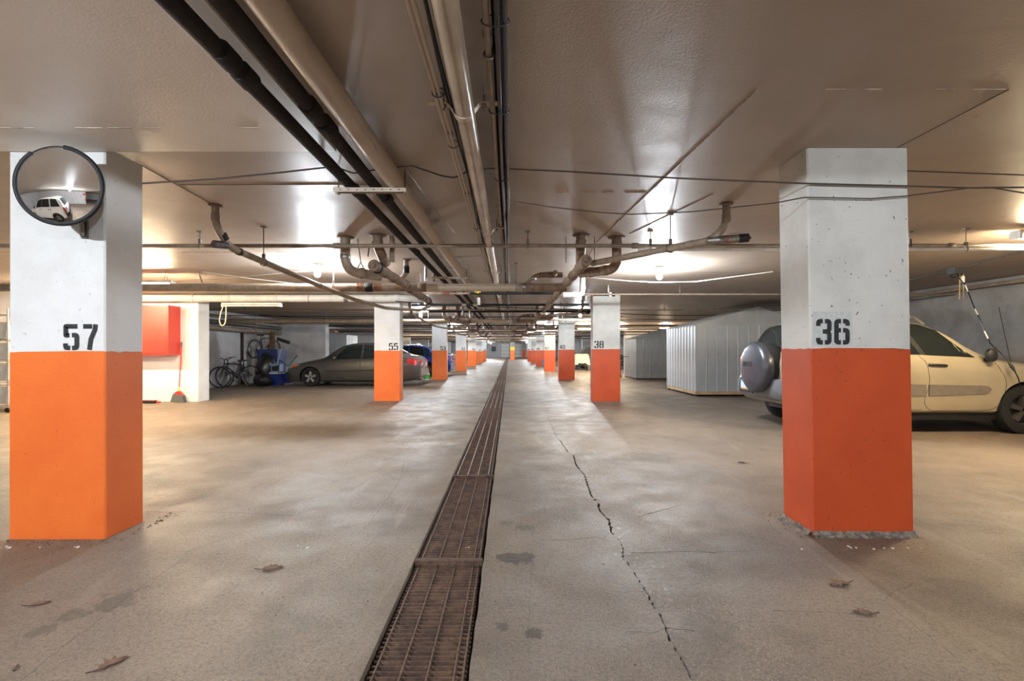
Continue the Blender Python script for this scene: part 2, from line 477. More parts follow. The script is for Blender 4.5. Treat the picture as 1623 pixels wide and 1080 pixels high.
for k in (2, 3, 4, 5, 6, 7):
    y = 3.03 + BAY * k
    MB().bbox((-9.65, y, 0), (-7.6, y + .4, CEIL)).build('pilaster', CONC_P, wl, smooth=False)
for k in (1, 3, 4, 5, 6, 7):
    y = 3.03 + BAY * k
    MB().bbox((6.8 if k != 1 else 7.6, y, 0), (8.95, y + .4, CEIL)).build('pilaster', CONC_P, wr, smooth=False)
MB().bbox((8.82, -10, 2.38), (8.91, 40, 2.50)).build('wall_ledge', CONC, wr, smooth=False)
DOORW = M('white_door_paint', sl((226, 222, 216)), rough=.4)
for n, (xa, xb) in enumerate(((-1.44, 0.), (.9, 2.2), (2.75, 3.6))):
    d = tag(MB().bbox((xa, 79.88, .02), (xb, 80, 2.37)).build('door_%d' % (n + 1), M('door_frame_grey', sl((120, 118, 116)), rough=.5), smooth=False), 'white sectional garage door in the far wall', 'door', 'garage doors in the far wall', 'structure')
    for q in range(4):
        MB().bbox((xa + .04, 79.8, .06 + q * .575), (xb - .04, 79.9, .60 + q * .575)).build('panel', DOORW, d, smooth=False)
t = thing('electrical_panel', 'dark electrical panel on the far end wall beside the garage door', 'panel', (-2.65, 79.9, 1.2))
MB().box((0, 0, .3), (.72, .18, .75)).build('housing', RUBBER, t); MB().box((.05, -.1, .3), (.5, .04, .6)).build('panel_door', M('panel_grey', sl((62, 62, 64)), rough=.5), t)

# ------------------------------------------------------------------ stencil numbers
def arc(cx, cy, rx, ry, a0, a1, n=10):
    return [(cx + rx * math.cos(math.radians(a0 + (a1 - a0) * i / n)), cy + ry * math.sin(math.radians(a0 + (a1 - a0) * i / n))) for i in range(n + 1)]


# every digit: strokes (centre lines) in a cell .62 wide, 1 high; gaps are the stencil bridges
def rp(*pts, r=.12):
    """stroke with rounded corners"""
    return [(q.x, q.y) for q in rounded([(x, y, 0) for x, y in pts], r, 5)]


def mir(st): return [(.62 - x, y) for x, y in st]


_ul = rp((.27, .92), (.09, .92), (.09, .73)); _ll = rp((.27, .08), (.09, .08), (.09, .26))
_cl = rp((.27, .92), (.09, .92), (.09, .08), (.27, .08), r=.15)
_ru = rp((.35, .92), (.53, .92), (.53, .58), (.44, .51), (.27, .51)); _rl = rp((.49, .47), (.53, .40), (.53, .08), (.35, .08))
_8l = rp((.27, .92), (.11, .92), (.11, .52), (.27, .52)); _8b = rp((.27, .50), (.09, .50), (.09, .08), (.27, .08))
G = {
    '5': [rp((.55, .92), (.10, .92), (.10, .57), (.24, .57), r=.015), rp((.34, .58), (.53, .58), (.53, .08), (.35, .08)), _ll],
    '7': [[(.06, .92), (.40, .92)], [(.54, 1.0), (.52, .80), (.36, .42), (.30, .0)]],
    '3': [_ul, _ru, _rl, _ll],
    '6': [_cl, rp((.35, .92), (.53, .92), (.53, .74)), rp((.35, .56), (.53, .56), (.53, .08), (.35, .08)), [(.17, .56), (.27, .56)]],
    '8': [_8l, mir(_8l), _8b, mir(_8b)],
    '1': [[(.31, 1.), (.31, .0)], [(.14, .86), (.3, .93)]],
    '4': [[(.44, 1.), (.44, .0)], [(.34, .96), (.08, .34)], [(.02, .26), (.34, .26)], [(.5, .26), (.6, .26)]],
    '0': [_cl, mir(_cl)],
    '9': [mir(_cl), mir(rp((.35, .44), (.53, .44), (.53, .92), (.35, .92))), _ll, [(.35, .44), (.45, .44)]],
    '2': [_ul, rp((.35, .92), (.53, .92), (.53, .56), (.10, .14), r=.14), [(.04, .08), (.56, .08)]],
}


def digits(mb, text, x, y, z, h, wd=.17):
    for ch in text:
        for st in G[ch]:
            n = len(st); nrm = []
            for i in range(n):
                a = Vector(st[max(0, i - 1)]); b = Vector(st[min(n - 1, i + 1)]); t = (b - a).normalized(); nrm.append(Vector((-t.y, t.x)))
            rows = []
            for i in range(n):
                p = Vector(st[i]); w_ = wd / 2
                rows.append([(x + (p + nrm[i] * s_ * w_).x * h, y, z + (p + nrm[i] * s_ * w_).y * h) for s_ in (-1, 1)])
            mb.grid(rows); mb.grid([[(a[0], a[1] + .002, a[2]) for a in r] for r in rows])
        x += .72 * h
    return mb


# ------------------------------------------------------------------ pillars
def pillar(num, x0, x1, y0, dep, side, label, paint=(WHITE, ORANGE), split=1.2, lean=0., top=CEIL, nh=.163, band=None):
    t = thing('concrete_pillar', label, 'pillar', ((x0 + x1) / 2, y0 + dep / 2, 0)); t['kind'] = 'thing'
    o = t.location; xm = (x1 - x0) / 2; ym = dep / 2
    rr = random.Random(int(num) if num else 3)

    def ring(z, sh, g=0.):
        return [(-xm + sh - g, -ym - g, z), (xm + sh + g, -ym - g, z), (xm + sh + g, ym + g, z), (-xm + sh - g, ym + g, z)]
    def shaft(za, zb, g):
        m = MB(); n = 7
        pa = [(-xm, -ym), (xm, -ym), (xm, ym), (-xm, ym)]
        lo, hi = [], []
        c = .009
        for i in range(4):
            a, b = Vector(pa[i]), Vector(pa[(i + 1) % 4]); d = (b - a).normalized(); a2, b2 = a + d * c, b - d * c
            lo += [tuple(a2.lerp(b2, q / (n - 1))) for q in range(n)]
        N = len(lo); vs = []
        for (z, wob) in ((za, 0), (zb, 1)):
            for iv, (x, y) in enumerate(lo):
                wz = wobs[iv] if abs(z - split) < 1e-6 else 0
                vs.append((x * (1 + g / xm) + lean * (z - 1.2), y * (1 + g / ym), z + wz))
        fs = [(i, (i + 1) % N, (i + 1) % N + N, i + N) for i in range(N)] + [tuple(reversed(range(N))), tuple(range(N, 2 * N))]
        return m.add(vs, fs)
    wobs = [rr.uniform(-.005, .005) for _ in range(28)]
    if band:
        shaft(split, top, 0).build('upper_shaft', paint[0], t, smooth=False)
        shaft(split - .0, split + .42, .002).build('yellow_band', YELLOW, t, smooth=False)
    else:
        shaft(split, top, 0).build('upper_shaft', paint[0], t, smooth=False)
    shaft(0, split, .0015).build('orange_base', paint[1], t, smooth=False)
    if num:
        wtx = (.62 + .72) * nh
        xs = (-xm + .035) if side > 0 else (xm - .045 - wtx)
        digits(MB(), num, xs, -ym - .0035, split + (.028 if side > 0 else .012), nh, .18).build('stencil_number', BLACK, t, smooth=False)
    return t


LN = ['57', '55', '53', '51', '49', '47', '45']; RN = ['36', '38', '40', '42', '44', '46', '48']
paintk = {0: (WHITE, ORANGE), 1: (WHITE_WORN, ORANGE_WORN_DIM)}
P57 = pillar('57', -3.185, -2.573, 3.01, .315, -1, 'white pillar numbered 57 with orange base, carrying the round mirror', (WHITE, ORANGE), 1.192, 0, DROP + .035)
P36 = pillar('36', 1.945, 2.598, 3.06, .33, 1, 'white pillar numbered 36 with orange base, in front of the beige car', (WHITE_WORN, ORANGE_WORN_DIM), 1.212, -.016)
ldesc = ['', 'beside the grey sedan', 'between the grey sedan and the blue car', 'fourth of the mirror row', 'fifth of the mirror row', 'with a low paint line, sixth of the mirror row', 'last of the mirror row']
rdesc = ['', 'beside the metal sheds', 'beside the white draped cart', 'fourth of the beige car row', 'with a grey bin at its foot', 'sixth of the beige car row', 'last numbered of the beige car row']
for i in range(1, 7):
    y = 3.03 + BAY * i - .02
    dx = [0, -.03, -.01, .03, .0, .0, .0][i]
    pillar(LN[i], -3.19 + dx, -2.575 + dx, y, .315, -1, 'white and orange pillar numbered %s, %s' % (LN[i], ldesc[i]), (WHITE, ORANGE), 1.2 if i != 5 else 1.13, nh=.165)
    dx = [0, .02, .08, .09, .08, .06, .05][i]
    pillar(RN[i], 1.945 + dx, 2.595 + dx, y - .1, .315, 1, 'white and orange pillar numbered %s, %s' % (RN[i], rdesc[i]), (WHITE_WORN, ORANGE_WORN_DIM), 1.235 if i < 3 else 1.22, nh=.165)
pillar('', .1, .68, 61, .5, 1, 'yellow and orange pillar in mid drive before the garage doors', (CONC, ORANGE), 1.25, band=True)
pillar('', 1.95, 2.55, 73, .4, 1, 'unnumbered grey and orange pillar nearest the garage doors', (CONC, ORANGE_WORN_DIM), 1.25)
MB().bbox((-.31, -.1668, 1.232), (-.055, -.1655, 1.452)).build('pale_paint_patch', M('pale_patch_paint', sl((206, 209, 206)), sl((188, 193, 190)), scale=60, rough=.6), P36, smooth=False)
# broken concrete foot of pillar 36
m = MB(); rr = random.Random(5)
def foot(a, b, n, wd):
    a, b = Vector(a), Vector(b); t = (b - a).normalized(); s_ = Vector((t.y, -t.x, 0)); rows = [[], [], [], []]
    for i in range(n + 1):
        p = a.lerp(b, i / n); w_ = wd * rr.uniform(.5, 1.3)
        rows[0].append(tuple(p + Vector((0, 0, rr.uniform(.024, .036))) + s_ * .004)); rows[1].append(tuple(p + s_ * w_ * .35 + Vector((0, 0, rr.uniform(.014, .024)))))
        rows[2].append(tuple(p + s_ * w_ * .8 + Vector((0, 0, rr.uniform(.003, .015))))); rows[3].append(tuple(p + s_ * w_ * 1.2 + Vector((0, 0, -.004))))
    m.grid(rows)
foot((1.965, 3.4, 0), (1.965, 3.06, 0), 14, .05); foot((1.955, 3.06, 0), (2.62, 3.06, 0), 26, .035)
m.build('broken_footing', M('chipped_concrete', sl((150, 142, 132)), sl((92, 84, 76)), scale=30, rough=.9, bump=.6, bscale=90), P36, smooth=False, org=P36.location)

# ------------------------------------------------------------------ drain grates
PITCH, GL = .0302, 1.83
barm = MB().box((0, 0, 0), (.37, .006, .03)).mesh('cross_bar', RUST, smooth=False)
rodm = MB().tube([(0, -GL / 2 + .01, 0), (0, GL / 2 - .01, 0)], .0042, 6).mesh('long_rod', M('worn_bar_steel', sl((128, 106, 92)), sl((96, 76, 64)), scale=40, rough=.55, metal=.2), smooth=True)
rodb = MB().tube([(0, -GL / 2 + .01, 0), (0, GL / 2 - .01, 0)], .0045, 6).mesh('long_rod', M('bright_bar_steel', sl((196, 188, 180)), sl((160, 150, 142)), scale=40, rough=.35, metal=.3), smooth=True)
def ordinal(i):
    w_ = ['first', 'second', 'third', 'fourth', 'fifth', 'sixth', 'seventh', 'eighth', 'ninth', 'tenth', 'eleventh', 'twelfth', 'thirteenth', 'fourteenth', 'fifteenth', 'sixteenth', 'seventeenth', 'eighteenth', 'nineteenth']
    return w_[i] if i < 19 else {0: 'twentieth', 1: 'thirtieth'}[(i - 19) // 10] if (i - 19) % 10 == 0 else ('twenty-', 'thirty-')[(i - 19) // 10] + w_[(i - 20) % 10]


words = ['first', 'second', 'third', 'fourth', 'fifth', 'sixth', 'seventh', 'eighth', 'ninth', 'tenth', 'eleventh', 'twelfth']
rows = [-.165, -.063, .038, .139, .172]
XC = (TX0 + TX1) / 2
for i in range(35):
    y0 = .87 + GL * i; yc = y0 + GL / 2
    if y0 + GL > TY1: break
    lab = 'rusty steel drain grate panel in the trench, %s from the viewer' % ordinal(i)
    t = thing('drain_grate', lab, 'grate', (XC, yc, -.022), 0, 'grate panels along the drain trench')
    nb = int(GL / PITCH)
    bright = i in (2, 3, 5, 6, 9)
    if i < 3:
        for q in range(nb):
            link('cross_bar', barm, t, (0, -GL / 2 + .02 + q * PITCH, -.012), (random.uniform(-.05, .05), 0, random.uniform(-.004, .004)))
        if i:
            MB().box((0, -GL / 2 + .005, .002), (.385, .035, .05)).build('end_angle', RUST, t, smooth=False)
    else:
        mb = MB()
        for q in range(nb // (1 if i < 6 else 2)):
            mb.box((0, -GL / 2 + .02 + q * PITCH * (1 if i < 6 else 2), -.012), (.37, .006 if i < 6 else .018, .03))
        tag(mb.build('cross_bars', RUST, t, smooth=False), kind='stuff')
    for q, x in enumerate(rows if i < 12 else rows[:4]):
        if i in (1,) and q == 4: pass
        link('long_rod', rodb if bright and q < 4 else rodm, t, (x, 0, .004))

# ------------------------------------------------------------------ pipes
def pipe(name, label, pts, r, mat, rad=.1, seg=14, cat='pipe', group=None, couplings=(), hangers=(), caps=True, collar=None, loc=None):
    """a pipe run; couplings: (point, direction, radius, length, material, name); hangers: points hung on rods from the slab"""
    pts = [Vector(p) for p in pts]; o = loc or pts[0]
    ob = MB().tube(rounded(pts, rad) if len(pts) > 2 else pts, r, seg, caps).build(name, mat, org=o); ob.location = o; tag(ob, label, cat, group)
    for c in couplings:
        p, dr, cr, cl, cm, cn = c; p = Vector(p); dr = Vector(dr).normalized()
        e = cr * .12
        MB().tube([p - dr * cl / 2, p - dr * (cl / 2 - e), p + dr * (cl / 2 - e), p + dr * cl / 2], [cr * .94, cr, cr, cr * .94], seg).build(cn, cm, ob, org=o)
    for h in hangers:
        p = Vector(h[:3]); hd = h[3] if len(h) > 3 else 'x'
        top = h[4] if len(h) > 4 else CEIL
        mb = MB(); q = [p + Vector((math.cos(a) * (r + .006), 0, math.sin(a) * (r + .006)) if hd == 'y' else (0, math.cos(a) * (r + .006), math.sin(a) * (r + .006))) for a in np.linspace(0, 2 * math.pi, 17)[:-1]]
        mb.tube(q, .006, 6, closed=True)
        mb.tube([p + Vector((0, 0, r + .004)), (p.x, p.y, top)], .005, 6)
        mb.box((p.x, p.y, p.z + r + .03), (.028, .02, .05))
        mb.box((p.x, p.y, top - .004), (.05, .04, .01))
        mb.build('hanger', RODM, ob, org=o)
    return ob


def collar(p, r, parent, org):
    MB().lathe([(r * 1.05, .0), (r * 1.7, -.002), (r * 1.75, -.012), (r * 1.05, -.018)], 18, None, p).build('ceiling_collar', M('rusty_flange', sl((120, 100, 84)), sl((84, 64, 52)), scale=30, rough=.7), parent, org=org)


# --- long pipes along the drive
YN, YF = .25, 70.
BAYW = ['nearest', 'second', 'third', 'fourth', 'fifth', 'sixth', 'seventh', 'eighth', 'ninth']
pipe('insulated_pipe', 'slim black foam insulated pipe, outermost of the two black ones along the drive', [(-1.17, YN, 2.40), (-1.13, 8, 2.40), (-1.12, YF, 2.40)], .037, FOAM,
     couplings=[((-1.155 , 1.93, 2.40), (0, 1, 0), .044, .10, FOAM, 'foam_sleeve'), ((-1.155, 2.07, 2.40), (0, 1, 0), .046, .10, FOAM, 'foam_sleeve'), ((-1.15, 3.55, 2.4), (0, 1, 0), .042, .12, FOAM, 'foam_sleeve'), ((-1.135, 5.8, 2.4), (0, 1, 0), .042, .1, FOAM, 'foam_sleeve')])
pipe('insulated_pipe', 'black foam insulated pipe running right beside the thick cream pipe', [(-1.0, YN, 2.41), (-.965, 8, 2.41), (-.96, YF, 2.41)], .038, FOAM,
     couplings=[((-.99, 2.36, 2.41), (0, 1, 0), .047, .10, FOAM, 'foam_sleeve'), ((-.985, 2.55, 2.41), (0, 1, 0), .047, .12, FOAM, 'foam_sleeve'), ((-.975, 3.75, 2.41), (0, 1, 0), .047, .12, FOAM, 'foam_sleeve')])
t = thing('cream_pipe', 'thick cream pipe of belled lengths running along the drive overhead', 'pipe', (-.85, YN, 2.415))
jy = [YN, 3.37, 5.35, 7.4, 9.4, 11.5, 13.5, 15.6, 17.7, 19.8, 22, 24, 30, 40, 55, YF]
px_ = lambda y: float(np.interp(y, [0, 1.6, 3.34, 8.2, 24, 80], [-.87, -.85, -.82, -.74, -.71, -.7]))
for a, b in zip(jy[:-1], jy[1:]):
    MB().tube([(px_(a), a - .05, 2.415), (px_(b), b - .03, 2.415), (px_(b), b, 2.415)], [.056, .065, .062], 20).build('pipe_length', PIPE_W, t, org=t.location)
pipe('glossy_pipe', 'glossy beige pipe hung by strap clamps over the drain', [(-.215, YN, 2.385), (-.228, 6, 2.385), (-.23, YF, 2.385)], .049, PIPE_S, seg=20)
for n, (xx) in enumerate((-.34, -.318)):
    pipe('conduit', 'thin beige conduit beside the glossy pipe, %s of the pair' % ('outer' if n == 0 else 'inner'), [(xx - .015, YN, 2.40), (xx + .01, 8, 2.40), (xx + .01, YF, 2.40)], .0088, PIPE_W, seg=8,
         couplings=[((xx - .005 + .0016 * y, y, 2.40), (0, 1, 0), .0103, .03, STEEL, 'conduit_coupling') for y in (2.22, 2.62, 3.6, 5.2, 7.1)])
for n, (xx, zz, rr_) in enumerate(((-.292, 2.42, .006), (-.28, 2.405, .007), (-.296, 2.44, .005))):
    pts = [(xx + .008 * math.sin(y * 2.1 + n), y, zz + .008 * math.sin(y * 1.7 + n * 2)) for y in np.arange(YN, 16, .25)]
    pipe('cable', 'black cable sagging between the conduits and the glossy pipe, %s strand' % ('lowest', 'middle', 'topmost')[n], pts, rr_, RUBBER, seg=6, cat='cable', rad=.001)
pipe('thin_pipe', 'thin tan pipe beside the glossy black cables over the drain', [(-.085, YN, 2.42), (-.09, YF, 2.42)], .0135, PIPE_T, seg=10, hangers=[(-.0855, 1.95, 2.42, 'y'), (-.086, 4.6, 2.42, 'y'), (-.087, 9, 2.42, 'y')])
for n, (xx, zz) in enumerate(((-.062, 2.44), (-.046, 2.415), (-.030, 2.44), (-.014, 2.42))):
    pts = [(xx + .004 * math.sin(y * 1.3 + n), y, zz + .006 * math.sin(y * .9 + n)) for y in np.arange(YN, 40, .4)]
    pipe('cable', 'glossy black cable strapped beside the thin tan pipe, strand %s' % ('nearest the pipe', 'second from the pipe', 'third from the pipe', 'farthest from the pipe')[n], pts, .0105, GLOSSBLACK, seg=8, cat='cable', rad=.001, group='black cables over the drain')
# cable ties belong to the pipe they are strapped to
TIE = M('black_tie', sl((24, 24, 24)), rough=.5)
con = [o for o in bpy.data.objects if o.get('label', '').startswith('thin beige conduit')][0]; thp = [o for o in bpy.data.objects if o.get('label', '').startswith('thin tan pipe')][0]
for (xa, xb, z, y) in ((-.36, -.30, 2.40, 2.2), (-.355, -.295, 2.40, 2.75), (-.35, -.29, 2.4, 4.6), (-.105, -.0, 2.42, 1.75), (-.105, -.0, 2.42, 2.4), (-.105, -.0, 2.42, 3.35)):
    c, h = (xa + xb) / 2, (xb - xa) / 2; par = con if xa < -.2 else thp
    MB().tube([(c + h * math.cos(a), y, z + .022 * math.sin(a)) for a in np.linspace(0, 2 * math.pi, 17)[:-1]], .0025, 6, closed=True).build('cable_tie', TIE, par, org=par.location)


# strap clamps of the glossy pipe
def clamp(y, which):
    t = thing('strap_clamp', 'cream strap clamp holding the glossy pipe, %s' % which, 'clamp', (-.225, y, 2.385))
    mb = MB(); R0 = .053; rows = []
    prof = [(-.175, .03), (-.09, .03), (-.075, .022), (-.06, .0)] + [(R0 * math.cos(a), R0 * math.sin(a)) for a in np.linspace(math.pi + .15, 2 * math.pi - .15, 12)] + [(.06, .0), (.075, .022), (.09, .03), (.175, .03)]
    for (x, z) in prof: rows.append([(x, -.02, z), (x, .02, z)])
    mb.grid(rows)
    for (x, z) in prof: pass
    mb.grid([[(p[0][0], p[0][1], p[0][2] + .005), (p[1][0], p[1][1], p[1][2] + .005)] for p in rows]); mb.grid([[r[0], (r[0][0], r[0][1], r[0][2] + .005)] for r in rows]); mb.grid([[r[1], (r[1][0], r[1][1], r[1][2] + .005)] for r in rows])
    mb.build('strap', PIPE_W, t)
    for x in (-.1, .1):
        b = MB().tube([(x, 0, .0), (x, 0, CEIL - 2.385)], .005, 8); b.lathe([(.012, .012), (.012, .026)], 6, None, (x, 0, 0)); b.build('threaded_rod', RODM, t)


clamp(2.33, 'nearest the viewer'); clamp(4.7, 'above the middle of the drain, second in line'); clamp(7.25, 'third in line'); clamp(12.2, 'fourth in line')


def trapeze(y, x0, x1, which, z=2.342):
    t = thing('pipe_trapeze', 'slotted steel channel carrying the long pipes, %s' % which, 'pipe support', ((x0 + x1) / 2, y, z)); L = x1 - x0
    mb = MB()
    mb.box((0, -.02, -.005), (L, .003, .03)); mb.box((0, .02, -.005), (L, .003, .03)); mb.box((0, 0, .009), (L, .04, .003))
    mb.build('channel', PIPE_W, t, smooth=False)
    sl_ = MB()
    for q in range(8):
        x = -L / 2 + .05 + q * (L - .1) / 7; sl_.box((x, -.0222, -.006), (.012, .001, .006))
    sl_.build('slots', RUBBER, t, smooth=False)
    for x in (-L / 2 + .03, L / 2 - .012):
        MB().tube([(x, 0, -.035), (x, 0, CEIL - z)], .005, 8).lathe([(.011, -.032), (.011, -.02)], 6, None, (x, 0, 0)).build('threaded_rod', RODM, t)


trapeze(3.36, -1.245, -.73, 'nearest the viewer'); trapeze(7.4, -1.22, -.66, 'just before the crossing tan pipe'); trapeze(12., -1.2, -.62, 'beyond the crossing tan pipe', 2.345)
pipe('tie_wire', 'thin bright wire from the trapeze to the slab along the cream pipe', [(-.735, 3.36, 2.49), (-.66, 4.3, 2.46), (-.6, 5.2, 2.49)], .003, STEEL, seg=6, cat='wire')

# --- sprinkler pipes across the drive, one set in every bay
for k in range(7):
    y = 5.2 + BAY * k
    where = 'in the %s bay' % BAYW[k]
    hg = [(x, y, 2.35) for x in ((-7.5, -3.4, .2, 1.55, 4.4, 7.) if k < 3 else (-4, 1.5))]
    pipe('sprinkler_pipe', 'thin tan sprinkler pipe crossing the garage %s' % where, [(XL + .01 if y < 11 else -9.58, y, 2.352), (XR - .01, y, 2.352)], .022, PIPE_T, seg=10,
         couplings=[((x, y, 2.352), (1, 0, 0), .031, .07, PIPE_T, 'coupling') for x in ((-1.9, -.83, 1.38, 4.85) if k < 4 else ())], hangers=hg)
    y = 5.05 + BAY * k
    if k in (0, 2, 3):
        pipe('white_pipe', 'thin pale pipe beside the sprinkler pipe on the shed side, %s' % where, [(1.4, y + .1, 2.30), (XR - .01, y, 2.285)], .018, PIPE_PVC, seg=10, hangers=[(4.9, y + .03, 2.29), (7.3, y + .01, 2.29)])
    y = 9.45 + BAY * k
    if k < 6:
        wh = 'at the end of the %s bay' % BAYW[k]
        pipe('branch_pipe', 'narrow pale branch pipe crossing overhead %s' % wh, [(1.1 if k == 0 else -9.58, y, 2.325), (XR - .01, y, 2.325)], .017, PIPE_PVC if k else PIPE_T, seg=8, hangers=[(x, y, 2.325) for x in (3.4, 6.2)])

# --- main drain pipe across, per bay
for k in range(6):
    y = 7.1 + BAY * k
    wh = 'in the %s bay' % BAYW[k]
    cps = [((-2.1, y, 2.147), (1, 0, 0), .068, .12, RUBBER, 'rubber_coupling')] + [((-2.1 + s_ * (.085 + .03 * q), y, 2.147), (1, 0, 0), .0655, .012, COPPER, 'copper_band') for s_ in (-1, 1) for q in range(4)] if k == 0 else []
    cps += [((.15, y, 2.147), (1, 0, 0), .07, .1, PIPE_T, 'coupling'), ((.22, y, 2.147), (1, 0, 0), .072, .05, STEEL, 'steel_clamp'), ((-1.3, y, 2.147), (1, 0, 0), .068, .12, PIPE_R, 'hub')]
    ob = pipe('drain_main', 'thick tan drain pipe crossing the drive %s' % wh, [(XL + .01 if y < 11 else -9.58, y, 2.147), (-1.3, y, 2.147)], .06, PIPE_T, seg=18, couplings=cps if k < 3 else cps[-3:],
              hangers=[(x, y, 2.147) for x in ((-6, -2.64, .1) if k < 3 else (-4,))])
    MB().tube([(-1.3, y, 2.147), (.2, y, 2.147)], .0575, 18).build('pale_length', PIPE_W, ob, org=ob.location)
    MB().tube([(.2, y, 2.147), (.85, y, 2.147)], .062, 18).build('cast_length', PIPE_R, ob, org=ob.location)
    if k == 0:
        mk = MB(); rr = random.Random(2)
        x = -1.2
        while x < .05:
            l_ = rr.choice((.012, .02, .008, .03)); ang = math.radians(205)
            mk.box((x, y - .0575 * math.cos(math.radians(25)), 2.147 + .0575 * math.sin(math.radians(25))), (l_, .002, .006), Matrix.Rotation(math.radians(-25), 3, 'X')); x += l_ + rr.choice((.008, .012, .03))
        mk.build('red_print', M('faded_red_print', sl((150, 72, 62)), rough=.7), ob, smooth=False, org=ob.location)

# --- left drain cluster
def riser_cluster(dy, near, far):
    c = lambda x, y, z: (x, y + dy, z)
    # longitudinal pipe with clean-out cap facing the viewer
    lp = pipe('drain_branch', 'cast iron drain pipe with clean-out cap running along the drive, %s' % near, [c(-1.51, 5.3, 2.147), c(-1.5, 6.9, 2.15)], .058, PIPE_R, seg=18,
              couplings=[(c(-1.51, 5.4, 2.147), (0, 1, 0), .069, .05, RUBBER, 'rubber_band'), (c(-1.51, 5.75, 2.147), (0, 1, 0), .066, .1, PIPE_R, 'hub'), (c(-1.51, 6.15, 2.147), (0, 1, 0), .066, .1, PIPE_R, 'hub'), (c(-1.5, 6.75, 2.15), (0, 1, 0), .067, .1, PIPE_R, 'hub')])
    R = Matrix.Rotation(math.pi / 2, 3, 'X')
    MB().lathe([(.066, -.03), (.068, .0), (.06, .02), (.03, .022), (.028, .022), (.026, .045), (.0, .047)], 20, R, c(-1.51, 5.27, 2.147)).build('cleanout_cap', PIPE_R, lp, org=lp.location)
    pipe('drain_branch', 'cast iron drain pipe end beyond the crossing main, %s' % near, [c(-1.5, 7.12, 2.12), c(-1.5, 8.7, 2.12)], .058, PIPE_R, seg=16, hangers=[c(-1.5, 8.0, 2.12) + ('y',)],
         couplings=[(c(-1.5, 8.3, 2.12), (0, 1, 0), .067, .08, PIPE_R, 'hub'), (c(-1.5, 8.72, 2.12), (0, 1, 0), .066, .08, RUBBER, 'end_cap')])
    o = pipe('drain_riser', 'outer tan riser dropping from the slab with a wide elbow, %s' % near, [c(-1.89, 5.45, CEIL), c(-1.89, 5.45, 2.12), c(-1.57, 5.75, 2.10)], .056, PIPE_T, rad=.16, seg=18,
             couplings=[(c(-1.89, 5.45, 2.28), (0, 0, 1), .061, .05, STEEL, 'steel_clamp'), (c(-1.74, 5.59, 2.113), (.3, .28, 0), .063, .06, PIPE_R, 'hub')])
    collar(c(-1.89, 5.45, CEIL), .056, o, o.location)
    MB().tube([c(-1.78, 5.55, CEIL), c(-1.75, 5.57, 2.23)], .006, 6).tube([c(-1.79, 5.52, 2.13), c(-1.75, 5.57, 2.24), c(-1.71, 5.62, 2.13)], .008, 6).build('hanger', RODM, o, org=o.location)
    o = pipe('drain_riser', 'middle riser dropping behind the clean-out cap, %s' % near, [c(-1.49, 5.34, CEIL), c(-1.49, 5.36, 2.38), c(-1.45, 5.55, 2.21)], .056, PIPE_R, rad=.12, seg=18,
             couplings=[(c(-1.49, 5.34, 2.40), (0, 0, 1), .064, .06, PIPE_R, 'hub')])
    collar(c(-1.49, 5.34, CEIL), .056, o, o.location)
    MB().tube([c(-1.57, 5.3, 2.37), c(-1.56, 5.22, 2.24)], .009, 6).build('stay_rod', STEEL, o, org=o.location)
    o = pipe('vent_riser', 'thinner riser beside the middle riser, %s' % near, [c(-1.35, 5.42, CEIL), c(-1.35, 5.45, 2.22)], .032, PIPE_R, seg=14, couplings=[(c(-1.35, 5.42, 2.42), (0, 0, 1), .037, .05, PIPE_T, 'coupling')])
    o = pipe('coupled_riser', 'short riser with black rubber coupling over the crossing main, %s' % near, [c(-1.48, 6.78, CEIL), c(-1.48, 6.78, 2.32), c(-1.55, 6.8, 2.24)], .036, PIPE_R, rad=.06, seg=14, couplings=[(c(-1.48, 6.78, 2.36), (0, 0, 1), .045, .1, RUBBER, 'rubber_coupling')])
    collar(c(-1.48, 6.78, CEIL), .04, o, o.location)
    pipe('steel_riser', 'bright steel stub riser beside the long black pipes, %s' % near, [c(-1.3, 7.35, CEIL), c(-1.3, 7.35, 2.28)], .024, STEEL, seg=12)
    pipe('dark_riser', 'dark stub riser beside the bright steel one, %s' % near, [c(-1.2, 7.5, CEIL), c(-1.2, 7.5, 2.3)], .02, RUBBER, seg=10)
    # branch with its own riser
    o = pipe('branch_drain', 'slim drain pipe running back from a riser on the red cabinet side, %s' % near, [c(-2.64, 4.25, CEIL), c(-2.64, 4.25, 2.33), c(-2.60, 4.38, 2.16), c(-2.57, 6.2, 2.085), c(-2.50, 7.6, 2.025), c(-2.42, 9.2, 2.03), c(-1.9, 10.0, 2.05), c(-1.75, 10.36, 2.17)], .032, PIPE_T, rad=.1, seg=14,
             couplings=[(c(-2.64, 4.25, 2.40), (0, 0, 1), .037, .07, PIPE_T, 'coupling'), (c(-2.615, 4.33, 2.24), (.04, .13, -.17), .038, .06, RUBBER, 'rubber_coupling'), (c(-2.6, 4.55, 2.153), (0, 1, -.03), .037, .05, RUBBER, 'rubber_band'), (c(-2.48, 8.0, 2.026), (.05, 1, 0), .036, .08, PIPE_T, 'coupling'), (c(-2.56, 6.4, 2.077), (0, 1, -.03), .037, .08, PIPE_T, 'coupling')],
             hangers=[c(-2.598, 5.0, 2.134) + ('y',)])
    collar(c(-2.64, 4.25, CEIL), .034, o, o.location)
    MB().tube([c(-2.605, 4.36, 2.17), c(-2.65, 4.24, 2.155)], .035, 14).build('cleanout_plug', M('blue_grey_plug', sl((96, 92, 104)), sl((80, 66, 58)), scale=40, rough=.5), o, org=o.location)
